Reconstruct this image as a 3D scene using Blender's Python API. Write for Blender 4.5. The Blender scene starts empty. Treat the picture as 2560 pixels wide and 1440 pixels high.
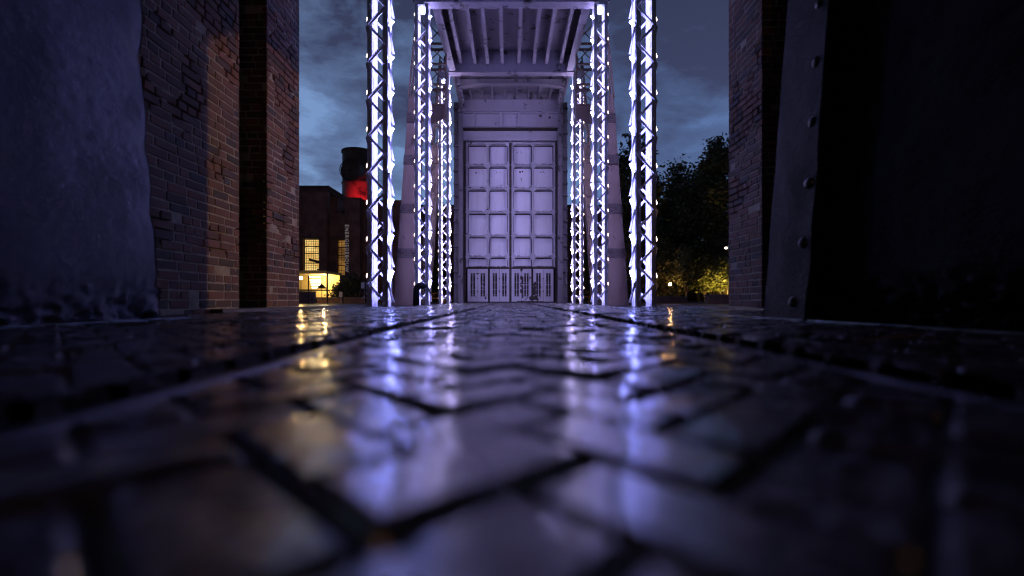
import bpy, math, random
import numpy as np
from mathutils import Vector, noise as mnoise

random.seed(7)
rng = np.random.default_rng(7)
SC = bpy.context.scene
COL = SC.collection
H = 0.154                      # camera height
FPX = 1138.0                   # focal length in photo pixels
VX, VY = 1276.0, 750.0         # vanishing point in photo pixels

def PX(px, d): return (px - VX) / FPX * d
def PZ(py, d): return H + (VY - py) / FPX * d

# ------------------------------------------------------------------ helpers
class MB:
    """collects shapes; build() links them as one mesh object"""
    def __init__(self):
        self.v = []; self.f = []; self.m = []
    def add(self, vs, fs, mi=0):
        o = len(self.v)
        self.v.extend([tuple(p) for p in vs])
        for f in fs:
            self.f.append(tuple(i + o for i in f)); self.m.append(mi)
    def box(self, x0, x1, y0, y1, z0, z1, mi=0):
        vs = [(x0,y0,z0),(x1,y0,z0),(x1,y1,z0),(x0,y1,z0),(x0,y0,z1),(x1,y0,z1),(x1,y1,z1),(x0,y1,z1)]
        self.add(vs, [(0,3,2,1),(4,5,6,7),(0,1,5,4),(1,2,6,5),(2,3,7,6),(3,0,4,7)], mi)
    def bar(self, p, q, w, t, up=(0,1,0), mi=0):
        """rectangular bar from p to q; t is its thickness along 'up', w across"""
        p, q = Vector(p), Vector(q); d = (q - p).normalized(); u = Vector(up)
        u = (u - d * u.dot(d))
        if u.length < 1e-6: u = Vector((1,0,0)) - d * d.x
        u.normalize(); s = d.cross(u)
        vs = []
        for c in (p, q):
            for a, b in ((-1,-1),(1,-1),(1,1),(-1,1)):
                vs.append(c + s * (a * w / 2) + u * (b * t / 2))
        self.add(vs, [(0,1,2,3),(7,6,5,4),(0,4,5,1),(1,5,6,2),(2,6,7,3),(3,7,4,0)], mi)
    def tube(self, p, q, r0, r1=None, n=10, cap=True, mi=0):
        p, q = Vector(p), Vector(q); r1 = r0 if r1 is None else r1
        d = (q - p).normalized(); a = Vector((0,0,1)) if abs(d.z) < .9 else Vector((1,0,0))
        u = d.cross(a).normalized(); w = d.cross(u)
        vs = []
        for c, r in ((p, r0), (q, r1)):
            for k in range(n):
                t = 2 * math.pi * k / n
                vs.append(c + u * (math.cos(t) * r) + w * (math.sin(t) * r))
        fs = [(k, (k+1) % n, n + (k+1) % n, n + k) for k in range(n)]
        if cap: fs += [tuple(range(n))[::-1], tuple(range(n, 2*n))]
        self.add(vs, fs, mi)
    def path(self, pts, rs, n=10, mi=0):
        """swept round tube through points with radii"""
        pts = [Vector(p) for p in pts]; vs = []; fs = []
        for i, p in enumerate(pts):
            d = (pts[min(i+1, len(pts)-1)] - pts[max(i-1, 0)]).normalized()
            a = Vector((0.13,0.99,0.05)) if abs(d.y) < .9 else Vector((1,0,0))
            u = d.cross(a).normalized(); w = d.cross(u)
            for k in range(n):
                t = 2 * math.pi * k / n
                vs.append(p + u * (math.cos(t) * rs[i]) + w * (math.sin(t) * rs[i]))
        for i in range(len(pts) - 1):
            for k in range(n):
                fs.append((i*n+k, i*n+(k+1) % n, (i+1)*n+(k+1) % n, (i+1)*n+k))
        fs += [tuple(range(n))[::-1], tuple(range((len(pts)-1)*n, len(pts)*n))]
        self.add(vs, fs, mi)
    def ball(self, c, r, n=10, m=6, sz=1.0, mi=0):
        vs = [(c[0], c[1], c[2] - r * sz)]
        for i in range(1, m):
            a = -math.pi/2 + math.pi * i / m
            for k in range(n):
                t = 2 * math.pi * k / n
                vs.append((c[0] + r*math.cos(a)*math.cos(t), c[1] + r*math.cos(a)*math.sin(t), c[2] + r*math.sin(a)*sz))
        vs.append((c[0], c[1], c[2] + r * sz)); fs = []
        for k in range(n): fs.append((0, 1+(k+1) % n, 1+k))
        for i in range(m-2):
            for k in range(n):
                fs.append((1+i*n+k, 1+i*n+(k+1) % n, 1+(i+1)*n+(k+1) % n, 1+(i+1)*n+k))
        e = len(vs) - 1
        for k in range(n): fs.append((1+(m-2)*n+k, 1+(m-2)*n+(k+1) % n, e))
        self.add(vs, fs, mi)
    def stud(self, c, nrm, r, h=None, n=8, mi=0):
        """domed rivet head"""
        c = Vector(c); nrm = Vector(nrm).normalized(); h = r * .7 if h is None else h
        a = Vector((0,0,1)) if abs(nrm.z) < .9 else Vector((1,0,0))
        u = nrm.cross(a).normalized(); w = nrm.cross(u); vs = []
        for rr, hh in ((1,0),(.87,.5),(.5,.87)):
            for k in range(n):
                t = 2*math.pi*k/n
                vs.append(c + (u*math.cos(t) + w*math.sin(t))*(r*rr) + nrm*(h*hh))
        vs.append(c + nrm*h); fs = []
        for i in range(2):
            for k in range(n): fs.append((i*n+k, i*n+(k+1) % n, (i+1)*n+(k+1) % n, (i+1)*n+k))
        for k in range(n): fs.append((2*n+k, 2*n+(k+1) % n, 3*n))
        self.add(vs, fs, mi)
    def prism(self, poly, y0, y1, mi=0):
        """polygon in x,z extruded along y"""
        n = len(poly)
        vs = [(x, y0, z) for x, z in poly] + [(x, y1, z) for x, z in poly]
        fs = [tuple(range(n)), tuple(range(n, 2*n))[::-1]] + [(k, n+k, n+(k+1) % n, (k+1) % n) for k in range(n)]
        self.add(vs, fs, mi)
    def build(self, name, mat, parent=None, smooth=False):
        L = Vector(parent['_loc']) if parent is not None else Vector((0,0,0))
        me = bpy.data.meshes.new(name)
        me.from_pydata([(p[0]-L.x, p[1]-L.y, p[2]-L.z) for p in self.v], [], self.f)
        mats = mat if isinstance(mat, (list, tuple)) else [mat]
        for m in mats: me.materials.append(m)
        if len(mats) > 1: me.polygons.foreach_set('material_index', self.m)
        if smooth: me.polygons.foreach_set('use_smooth', [True]*len(me.polygons))
        me.update()
        o = bpy.data.objects.new(name, me); COL.objects.link(o)
        if parent is not None: o.parent = parent; o['_loc'] = (L.x, L.y, L.z)
        return o

def tag(o, label=None, cat=None, group=None, kind=None):
    if label: o['label'] = label
    if cat: o['category'] = cat
    if group: o['group'] = group
    if kind: o['kind'] = kind
    return o
def thing(name, label, cat, loc=(0,0,0), group=None):
    o = bpy.data.objects.new(name, None); COL.objects.link(o)
    o.location = loc; o['_loc'] = tuple(loc); o.empty_display_size = .2
    return tag(o, label, cat, group)
def dup(root, loc, label, group=None):
    r = root.copy(); COL.objects.link(r); r.location = loc
    r['label'] = label
    if group: r['group'] = group
    for ch in list(root.children):
        c = ch.copy(); COL.objects.link(c); c.parent = r
        for g in list(ch.children):
            e = g.copy(); COL.objects.link(e); e.parent = c
    return r

# ------------------------------------------------------------------ materials
def nmat(name):
    m = bpy.data.materials.new(name); m.use_nodes = True
    nt = m.node_tree; nt.nodes.clear()
    out = nt.nodes.new('ShaderNodeOutputMaterial')
    b = nt.nodes.new('ShaderNodeBsdfPrincipled')
    nt.links.new(b.outputs[0], out.inputs[0])
    return m, nt, b
def nd(nt, t, **kw):
    n = nt.nodes.new(t)
    for k, v in kw.items():
        if k in n.inputs: n.inputs[k].default_value = v
        else: setattr(n, k, v)
    return n
def ramp(nt, fac, stops):
    r = nt.nodes.new('ShaderNodeValToRGB'); e = r.color_ramp.elements
    while len(e) > len(stops): e.remove(e[-1])
    while len(e) < len(stops): e.new(1)
    for i, (p, c) in enumerate(stops):
        e[i].position = p; e[i].color = (*c, 1) if len(c) == 3 else c
    nt.links.new(fac, r.inputs[0]); return r
def mixc(nt, fac, a, b):
    m = nt.nodes.new('ShaderNodeMix'); m.data_type = 'RGBA'
    for sock, v in ((m.inputs[0], fac), (m.inputs[6], a), (m.inputs[7], b)):
        if hasattr(v, 'links') or hasattr(v, 'is_linked'): nt.links.new(v, sock)
        else: sock.default_value = v if not isinstance(v, tuple) or len(v) == 4 else (*v, 1)
    return m.outputs[2]
def maths(nt, op, a, b=0.0, clamp=False):
    m = nt.nodes.new('ShaderNodeMath'); m.operation = op; m.use_clamp = clamp
    for i, v in enumerate((a, b)):
        if hasattr(v, 'is_linked'): nt.links.new(v, m.inputs[i])
        else: m.inputs[i].default_value = v
    return m.outputs[0]
def objco(nt): return nt.nodes.new('ShaderNodeTexCoord').outputs['Object']
def noise(nt, vec, scale, detail=4, rough=.55, dist=0.0):
    n = nd(nt, 'ShaderNodeTexNoise', Scale=scale, Detail=detail, Roughness=rough, Distortion=dist)
    nt.links.new(vec, n.inputs['Vector']); return n.outputs[0]
def scalev(nt, vec, s):
    m = nt.nodes.new('ShaderNodeMapping'); m.inputs['Scale'].default_value = s
    nt.links.new(vec, m.inputs[0]); return m.outputs[0]
def bump(nt, b, height, strength, dist=.01):
    n = nd(nt, 'ShaderNodeBump', Strength=strength, Distance=dist)
    nt.links.new(height, n.inputs['Height']); nt.links.new(n.outputs[0], b.inputs['Normal']); return n

def painted(name, base, rust, r_lo, r_hi, rough=.45, scale=2.2, streak=.5, bumpd=.006, metal=0.0):
    """old paint on steel with rust breaking through and runs below it"""
    m, nt, b = nmat(name); v = objco(nt)
    n1 = noise(nt, v, scale, 9, .68)
    n2 = noise(nt, scalev(nt, v, (5, 5, .35)), 1.6, 5, .6)
    f = ramp(nt, n1, [(r_lo, (0,0,0)), (r_hi, (1,1,1))]).outputs[0]
    s = ramp(nt, n2, [(.52, (0,0,0)), (.75, (streak,)*3)]).outputs[0]
    c0 = mixc(nt, s, base, tuple(x*.55 for x in base[:2]) + (base[2]*.5,))
    n3 = noise(nt, v, .55, 3)
    c1 = mixc(nt, ramp(nt, n3, [(.35, (0,0,0)), (.7, (.45,)*3)]).outputs[0], c0, (base[0]*.75, base[1]*.68, base[2]*.66))
    nt.links.new(mixc(nt, f, c1, rust), b.inputs['Base Color'])
    b.inputs['Roughness'].default_value = rough; b.inputs['Metallic'].default_value = metal
    bump(nt, b, noise(nt, v, scale*9, 6, .65), .5, bumpd)
    return m
def plain(name, base, rough=.6, metal=0.0, var=.25, scale=3.0, bumps=.3, spec=.5):
    m, nt, b = nmat(name); v = objco(nt)
    n = noise(nt, v, scale, 6, .6)
    lo = tuple(x*(1-var) for x in base); hi = tuple(min(1, x*(1+var)) for x in base)
    nt.links.new(ramp(nt, n, [(.3, lo), (.7, hi)]).outputs[0], b.inputs['Base Color'])
    b.inputs['Roughness'].default_value = rough; b.inputs['Metallic'].default_value = metal
    b.inputs['Specular IOR Level'].default_value = spec
    if bumps: bump(nt, b, noise(nt, v, scale*8, 5), bumps, .006)
    return m
def glow(name, col, strength, var=None):
    m = bpy.data.materials.new(name); m.use_nodes = True; nt = m.node_tree; nt.nodes.clear()
    out = nt.nodes.new('ShaderNodeOutputMaterial'); e = nt.nodes.new('ShaderNodeEmission')
    e.inputs[0].default_value = (*col, 1); e.inputs[1].default_value = strength
    if var:
        v = objco(nt); n = noise(nt, v, var[0], 3)
        nt.links.new(ramp(nt, n, [(.38, var[1]), (.62, col)]).outputs[0], e.inputs[0])
    nt.links.new(e.outputs[0], out.inputs[0]); return m

def brickmat(name, tint=(1,1,1), sat=1.0):
    m, nt, b = nmat(name); v = objco(nt)
    g = nt.nodes.new('ShaderNodeNewGeometry')
    c = ramp(nt, g.outputs['Random Per Island'],
             [(0, (.05,.045,.05)), (.15, (.085,.045,.037)), (.35, (.16,.066,.045)), (.6, (.22,.085,.05)), (.8, (.13,.058,.042)), (1, (.25,.11,.06))])
    n = noise(nt, v, 14, 7, .7)
    n2 = noise(nt, v, 1.1, 4)
    d = mixc(nt, ramp(nt, n, [(.4, (0,0,0)), (.72, (.6,.6,.6))]).outputs[0], c.outputs[0], (.07*tint[0],.055*tint[1],.05*tint[2]))
    e = mixc(nt, ramp(nt, n2, [(.45, (0,0,0)), (.75, (.65,)*3)]).outputs[0], d, (.06,.05,.05))
    nt.links.new(e, b.inputs['Base Color']); b.inputs['Roughness'].default_value = .8
    bump(nt, b, noise(nt, v, 45, 6, .7), .7, .008)
    return m

M = {}
M['brick'] = brickmat('weathered_brick')
M['mortar'] = plain('lime_mortar', (.34,.29,.22), .95, var=.4, scale=5, bumps=.8)
M['paint'] = painted('lavender_grey_paint', (.34,.305,.34), (.03,.022,.02), .56, .64, .5, 1.6)
M['paint_door'] = painted('door_paint', (.46,.43,.50), (.03,.022,.02), .62, .66, .5, 1.9, .4)
M['paint_col'] = painted('column_paint', (.6,.58,.62), (.12,.08,.06), .66, .72, .42, 4.0, .3)
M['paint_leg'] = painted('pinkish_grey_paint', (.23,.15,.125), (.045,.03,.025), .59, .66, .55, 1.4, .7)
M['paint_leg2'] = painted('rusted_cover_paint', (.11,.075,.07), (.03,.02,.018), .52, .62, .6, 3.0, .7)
M['paint_panel_lit'] = painted('door_sheet_lit_paint', (.66,.63,.72), (.03,.022,.02), .66, .69, .5, 1.7, .45)  # lighter than the rib paint, standing in for stronger light on the sheets
M['rust'] = plain('dark_rust_and_shade', (.035,.024,.02), .85, var=.5, scale=6)
M['black_steel'] = plain('black_steel', (.012,.012,.014), .45, var=.4)
M['dark_brick'] = plain('dark_brick_hall', (.24,.13,.10), .9, var=.45, scale=1.2)
M['dark_trim'] = plain('dark_stone_trim', (.16,.11,.09), .9, var=.3)
M['dark_roof'] = plain('dark_roof', (.03,.028,.028), .7)
M['asphalt'] = plain('asphalt', (.035,.033,.032), .75, var=.3, scale=1.2)
M['bed'] = plain('jointing_sand', (.012,.011,.011), .5, var=.5, scale=20, bumps=1.0)
M['kerb'] = plain('wet_stone_kerb', (.05,.05,.052), .3, var=.4, scale=4)
M['orange_wood'] = plain('orange_wood', (.55,.22,.03), .6)
M['white_board'] = plain('white_board', (.7,.68,.66), .6, var=.1)
M['concrete'] = plain('concrete', (.25,.24,.23), .9)
M['tube'] = glow('cool_lacing_glow', (.28,.31,1.0), 90); M['tube_mid'] = glow('lavender_lacing_glow', (.40,.38,1.0), 58)
M['tube_warm'] = glow('pinkish_lacing_glow', (.58,.50,1.0), 84)
M['tube_small'] = glow('warm_edge_glint', (1.0,.72,.6), 9)
M['flood'] = glow('cool_floodlight', (.45,.52,1.0), 14)
M['win'] = glow('lit_yellow_window', (1.0,.70,.25), 1.05, (1.1, (.75,.44,.11)))
M['win_dim'] = glow('lit_amber_window', (.75,.36,.08), .55, (.9, (.22,.10,.03)))
M['lightbar'] = glow('kiosk_light_bar', (1,.8,.45), 14)
M['globe'] = glow('warm_globe', (1,.58,.2), 420)
M['globe2'] = glow('orange_globe', (1,.5,.16), 170)
M['glazing'] = glow('dim_roof_glazing', (.42,.34,.2), .35, (3, (.2,.16,.1)))
M['kiosk'] = plain('cream_kiosk_paint', (.65,.5,.2), .7, var=.1)
M['tank'] = painted('tank_paint', (.42,.16,.12), (.035,.028,.022), .50, .64, .6, .9, .8)
M['tank_dark'] = plain('tank_dark', (.14,.10,.075), .7, var=.6, scale=1.0)
M['bark'] = plain('bark', (.06,.045,.035), .95)
def leafmat(name, a, b_):
    m, nt, b = nmat(name); g = nt.nodes.new('ShaderNodeNewGeometry')
    nt.links.new(ramp(nt, g.outputs['Random Per Island'], [(0, a), (1, b_)]).outputs[0], b.inputs['Base Color'])
    b.inputs['Roughness'].default_value = .6
    b.inputs['Transmission Weight'].default_value = 0
    return m
M['leaf'] = leafmat('tree_leaf', (.05,.06,.025), (.13,.13,.045))
M['leaf_d'] = leafmat('dark_leaf', (.015,.022,.01), (.035,.042,.018))
M['leaf_y'] = leafmat('lit_leaf', (.07,.09,.02), (.14,.14,.04))

# wet clinker paving
def pavemat():
    m, nt, b = nmat('wet_clinker_paving'); v = objco(nt)
    g = nt.nodes.new('ShaderNodeNewGeometry')
    c = ramp(nt, g.outputs['Random Per Island'], [(0, (.010,.009,.011)), (.5, (.022,.018,.02)), (1, (.038,.028,.028))])
    nt.links.new(c.outputs[0], b.inputs['Base Color'])
    wet = noise(nt, v, 1.7, 5, .6)
    grain = noise(nt, v, 60, 5, .7)
    r0 = ramp(nt, wet, [(.35, (.11,)*3), (.62, (.29,)*3)])
    rr = maths(nt, 'ADD', r0.outputs[0], maths(nt, 'MULTIPLY', g.outputs['Random Per Island'], .10))
    nt.links.new(rr, b.inputs['Roughness'])
    pit = ramp(nt, noise(nt, v, 26, 5, .7, .5), [(.36, (0,0,0)), (.46, (1,1,1))])      # chipped pits
    crk = ramp(nt, noise(nt, v, 6.5, 8, .75, 1.2), [(.485, (1,1,1)), (.50, (0,0,0)), (.515, (1,1,1))])   # hairline cracks
    h = maths(nt, 'ADD', maths(nt, 'MULTIPLY', grain, .45), maths(nt, 'MULTIPLY', noise(nt, v, 9, 4, .6), 1.3))
    h = maths(nt, 'ADD', h, maths(nt, 'ADD', maths(nt, 'MULTIPLY', pit.outputs[0], .9), maths(nt, 'MULTIPLY', crk.outputs[0], .7)))
    bump(nt, b, h, .58, .006)
    b.inputs['Specular IOR Level'].default_value = .9
    b.inputs['Coat Weight'].default_value = 1.0; b.inputs['Coat Roughness'].default_value = .17; b.inputs['Coat IOR'].default_value = 1.5
    return m
M['pave'] = pavemat()
def steelplate(name, base, rough, coarse, fine, spec=.6):
    m, nt, b = nmat(name); v = objco(nt)
    n = noise(nt, v, 3, 6, .6)
    nt.links.new(ramp(nt, n, [(.3, tuple(x*.6 for x in base)), (.75, base)]).outputs[0], b.inputs['Base Color'])
    nt.links.new(ramp(nt, noise(nt, v, 6, 5), [(.3, (rough*.92,)*3), (.7, (rough*1.1,)*3)]).outputs[0], b.inputs['Roughness'])
    hh = maths(nt, 'ADD', maths(nt, 'MULTIPLY', noise(nt, scalev(nt, v, (1,1,1.9)), 34, 8, .72), .8), noise(nt, scalev(nt, v, (1,1,1.6)), 9, 3))
    bump(nt, b, hh, coarse, fine)
    b.inputs['Specular IOR Level'].default_value = spec
    return m
M['plate'] = steelplate('black_painted_plate', (.055,.055,.095), .19, .75, .012, .5); M['plate'].node_tree.nodes['Principled BSDF'].inputs['Metallic'].default_value = .5
M['plate_dark'] = steelplate('tarred_plate', (.010,.010,.012), .5, .9, .014, .16)
M['rivet'] = steelplate('worn_rivet_steel', (.012,.012,.015), .3, .3, .004, .8)
M['rail'] = steelplate('worn_rail_steel', (.15,.15,.18), .24, .5, .004); M['rail'].node_tree.nodes['Principled BSDF'].inputs['Metallic'].default_value = .8

# ------------------------------------------------------------------ ground
g = MB(); g.box(-160, 160, -30, 220, -.40, -.062); tag(g.build('ground', M['asphalt']), kind='structure')

RAILS = ((-.60, -.555, -.74, -.60), (.715, .76, .76, .92))   # rail x0,x1, groove x0,x1
XK_L, XK_R = -3.45, 3.60                                   # kerbs bounding the paved court
def clipx(poly, x, keep_less):
    out = []
    for i in range(len(poly)):
        a, b = poly[i], poly[(i+1) % len(poly)]
        ia, ib = (a[0] <= x) == keep_less, (b[0] <= x) == keep_less
        if ia: out.append(a)
        if ia != ib:
            t = (x - a[0]) / (b[0] - a[0]); out.append((x, a[1] + t*(b[1]-a[1])))
    return out
def area(p): return abs(sum(p[i][0]*p[(i+1) % len(p)][1] - p[(i+1) % len(p)][0]*p[i][1] for i in range(len(p))))/2
STRIPS = [(XK_L, RAILS[0][2]), (RAILS[0][1], RAILS[1][0]), (RAILS[1][3], XK_R)]
W, NB = .122, 2
A0, SH = (0.0, .37), 3
def paving():
    pv, pf = [], []
    s2 = math.sqrt(.5)
    rnd = random.Random(3)
    def emit(poly):
        if area(poly) < .0008: return
        cx = sum(p[0] for p in poly)/len(poly); cy = sum(p[1] for p in poly)/len(poly)
        dz = rnd.gauss(0, .0025); tx = rnd.gauss(0, .007); ty = rnd.gauss(0, .008)
        gap, bev = .005, .011
        n = len(poly); o = len(pv)
        def ins(k):
            out = []
            for (x, y) in poly:
                dx, dy = x-cx, y-cy; L = math.hypot(dx, dy)
                # inset by moving along the axes of the brick: shrink u and v parts separately
                u = (dx+dy)*s2; w_ = (-dx+dy)*s2
                u -= math.copysign(min(k, abs(u)*.8), u); w_ -= math.copysign(min(k, abs(w_)*.8), w_)
                out.append((cx + (u-w_)*s2, cy + (u+w_)*s2))
            return out
        a = ins(gap); b_ = ins(gap+bev)
        ch = [rnd.uniform(0, .004) for _ in poly]
        for x, y in a: pv.append((x, y, -.062))
        for (x, y), c_ in zip(a, ch): pv.append((x, y, -.006 - c_ + dz + tx*(x-cx) + ty*(y-cy)))
        for (x, y), c_ in zip(b_, ch): pv.append((x, y, dz - c_*.4 + tx*(x-cx) + ty*(y-cy)))
        for k in range(n):
            k2 = (k+1) % n
            pf.append((o+k, o+k2, o+n+k2, o+n+k)); pf.append((o+n+k, o+n+k2, o+2*n+k2, o+2*n+k))
        pf.append(tuple(range(o+2*n, o+3*n)))
    def worn(pts, a, b_):
        """one worn clinker: rounded edges, chips, dished top; x clamped to the strip a..b_"""
        P = [Vector((x, y, 0)) for x, y in pts]
        u = P[1]-P[0]; v = P[3]-P[0]; Lu, Lv = u.length, v.length
        cx = sum(p.x for p in P)/4; cy = sum(p.y for p in P)/4
        res = .0125 if cy < 1.6 else .02 if cy < 4 else .034
        nu, nv = max(3, round(Lu/res)), max(3, round(Lv/res))
        dz = rnd.gauss(-.001, .0036); tx = rnd.gauss(0, .012); ty = rnd.gauss(0, .017); sd = rnd.uniform(0, 90)
        gap = .0035; o = len(pv); kx = rnd.uniform(.85, 1.35); am = min(1, max(.6, cy/1.3))
        def ring(t, L):      # parameter along one side, crowded at the edges
            return gap + (L-2*gap)*t
        tu = [0, .035*.125/Lu*8*.35] + [k/nu for k in range(1, nu)] + [1-.035*.125/Lu*8*.35, 1]
        tv = [0, .035*.125/Lv*8*.35] + [k/nv for k in range(1, nv)] + [1-.035*.125/Lv*8*.35, 1]
        tu.sort(); tv.sort(); NU, NV = len(tu), len(tv)
        for tb in tv:
            for ta in tu:
                du, dv = ring(ta, Lu), ring(tb, Lv); p = P[0] + u*(du/Lu) + v*(dv/Lv)
                e = min(du, Lu-du, dv, Lv-dv) - gap
                q = mnoise.noise((p.x*9+sd, p.y*9, sd)); q2 = mnoise.noise((p.x*34+sd, p.y*34, sd)); q3 = mnoise.noise((p.x*75, p.y*75, sd))
                rim = .008*kx*(1.0 + .9*q2); z = dz + tx*(p.x-cx) + ty*(p.y-cy) + am*(.0030*q + .0017*q2 + .0007*q3)
                if e < rim: z -= .010*(1-e/rim)**2
                if q2 > .42 and e < .03: z -= .006*(q2-.42)/.3
                pv.append((min(max(p.x, a), b_), p.y, z))
        for jj in range(NV-1):
            for ii in range(NU-1):
                k = o+jj*NU+ii; pf.append((k, k+1, k+NU+1, k+NU))
        # skirt
        per = [o+i for i in range(NU)] + [o+j*NU+NU-1 for j in range(1, NV)] + [o+(NV-1)*NU+i for i in range(NU-2, -1, -1)] + [o+j*NU for j in range(NV-2, 0, -1)]
        b0 = len(pv)
        for k in per: pv.append((pv[k][0], pv[k][1], -.062))
        n = len(per)
        for k in range(n): pf.append((per[k], b0+k, b0+(k+1) % n, per[(k+1) % n]))
    def cell(i0, j0, i1, j1):
        # lattice rectangle to world polygon
        pts = [(i0,j0),(i1,j0),(i1,j1),(i0,j1)]
        return [(A0[0] + W*(i-j)*s2, A0[1] + W*(i+j)*s2) for i, j in pts]
    def place(poly):
        xs = [p[0] for p in poly]; ys = [p[1] for p in poly]
        x0, x1, y0, y1 = min(xs), max(xs), min(ys), max(ys)
        if y1 < -1.2 or x1 < XK_L or x0 > XK_R or y0 > 25.55: return
        cy = (y0+y1)/2; cx = (x0+x1)/2
        if cy > 10.75 and not (-2.55 < cx < 2.65): return
        if abs(cx) > 1.6*max(cy, 0) + 1.2: return      # far outside the picture
        for a, b_ in STRIPS:
            if x1 <= a or x0 >= b_: continue
            if cy < 9.5 and min(x1, b_) - max(x0, a) > .02: worn(poly, a, b_); continue
            p = poly
            if x0 < a: p = clipx(p, a, False)
            if len(p) > 2 and x1 > b_: p = clipx(p, b_, True)
            if len(p) > 2: emit(p)
    R = int(29/W)
    for j in range(-60, R):
        base = (j + SH) % (2*NB)
        # only lattice cells whose world position can lie in the court
        ilo = int(-1.5/(W*s2)) - j; 
        lo = max(int(2*(-3.7)/(W*s2)/2) + j - 8, -10**6); hi = int(3.9/(W*s2)) + j + 8
        lo = int(-3.7/(W*s2)) + j - 10
        m0 = (lo - base)//(2*NB) - 1; m1 = (hi - base)//(2*NB) + 1
        for mm in range(m0, m1+1):
            i = base + mm*2*NB
            place(cell(i, j, i+NB, j+1))
    for i in range(-60, R):
        y0_ = (i + 1 - SH) % (2*NB)
        lo = i - int(3.9/(W*s2)) - 12; hi = i + int(3.7/(W*s2)) + 10
        for mm in range((lo-y0_)//(2*NB)-1, (hi-y0_)//(2*NB)+2):
            j = y0_ + mm*2*NB
            place(cell(i, j, i+1, j+NB))
    me = bpy.data.meshes.new('paving'); me.from_pydata(pv, [], pf); me.materials.append(M['pave']); me.polygons.foreach_set('use_smooth', [True]*len(me.polygons))
    o = bpy.data.objects.new('paving', me); COL.objects.link(o); return o
tag(paving(), kind='structure')
b = MB(); b.box(XK_L, XK_R, -1.2, 25.6, -.0615, -.024); 
# sand bed is cut away in the two grooves
b = MB()
for a, c in STRIPS: b.box(a+.004, c-.004, -1.2, 25.6 if a > -1 and c < 1 else 10.8, -.0615, -.014)
b.box(-2.5, RAILS[0][2]-.004, 10.8, 25.6, -.0615, -.014); b.box(RAILS[1][3]+.004, 2.6, 10.8, 25.6, -.0615, -.014)
tag(b.build('joint_sand', M['bed']), kind='structure')

def rail(x0, x1, label):
    r = MB(); n = 130; ys = [-1.2 + 26.75*(k/n)**1.6 for k in range(n+1)]
    prof = [(x0,-.06),(x0,-.008),(x0+.010,.002),(x1-.010,.002),(x1,-.008),(x1,-.06)]
    vs = []
    for y in ys:
        w = mnoise.noise((y*1.3, x0, 0))*.004; z = mnoise.noise((y*2.1, 5+x0, 0))*.0025
        vs += [(px_+w, y, pz+z) for px_, pz in prof]
    fs = []
    for i in range(n):
        for k in range(5): fs.append((i*6+k, (i+1)*6+k, (i+1)*6+k+1, i*6+k+1))
    r.add(vs, fs); o = r.build('steel_rail', M['rail'])
    return tag(o, label, 'rail', 'rails set into the paving')
rail(*RAILS[0][:2], 'shiny steel rail in the paving, nearer the tall brick wall with the warm light patch')
rail(*RAILS[1][:2], 'shiny steel rail in the paving, nearer the riveted plate')
# kerb slabs that carry the brick pillars
def kerb(x0, x1, y0, y1, label):
    k = MB(); y = y0; r_ = random.Random(int(y0*10+x0))
    while y < y1:
        L = min(r_.uniform(.9, 1.3), y1-y); z = .045 + r_.uniform(-.004, .004)
        k.box(x0, x1, y+.004, y+L-.004, -.06, z); y += L
    return tag(k.build('kerb', M['kerb']), kind='structure')
kerb(-5.2, -3.46, 5.47, 10.9, '')
kerb(3.605, 5.4, 5.47, 10.9, '')
# low steel edge strips beside the plates
for xa, ya, xb, yb in ((-2.80, 1.0, -2.74, 3.9), (2.34, 1.0, 2.08, 4.6)):
    k = MB(); k.bar((xa, ya, .006), (xb, yb, .006), .05, .014, up=(0,0,1))
    tag(k.build('kerb', M['rail']), kind='structure')

# grit and leaf scraps on the wet paving
gr = MB(); r_ = random.Random(11)
for _ in range(1500):
    d = 1.2 + 9.5*r_.random()**1.4; x = r_.uniform(-1, 1)*min(3.3, .6+d*.55)
    s = r_.uniform(.004, .013); a = r_.uniform(0, 6.28); z = r_.uniform(.001, .004)
    p = [(x + s*math.cos(a+t)*r_.uniform(.6, 1.2), d + s*math.sin(a+t)*r_.uniform(.6, 1.2)) for t in (0, 1.4, 3, 4.6)]
    gr.add([(q[0], q[1], z-.004) for q in p] + [(x, d, z + s*r_.uniform(.4, 1.0))], [(0,1,4),(1,2,4),(2,3,4),(3,0,4)])
tag(gr.build('grit', M['bed']), 'dark grit and leaf scraps scattered over the wet paving', 'grit', kind='stuff')
st = MB(); st.path([(1.18, 1.55, .006), (1.25, 1.52, .028), (1.34, 1.50, .035), (1.40, 1.50, .024)], [.002, .003, .003, .0015], 6)
tag(st.build('dry_straw', plain('straw', (.16,.12,.08), .7)), 'pale bent straw lying across the rail groove', 'straw')

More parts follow.
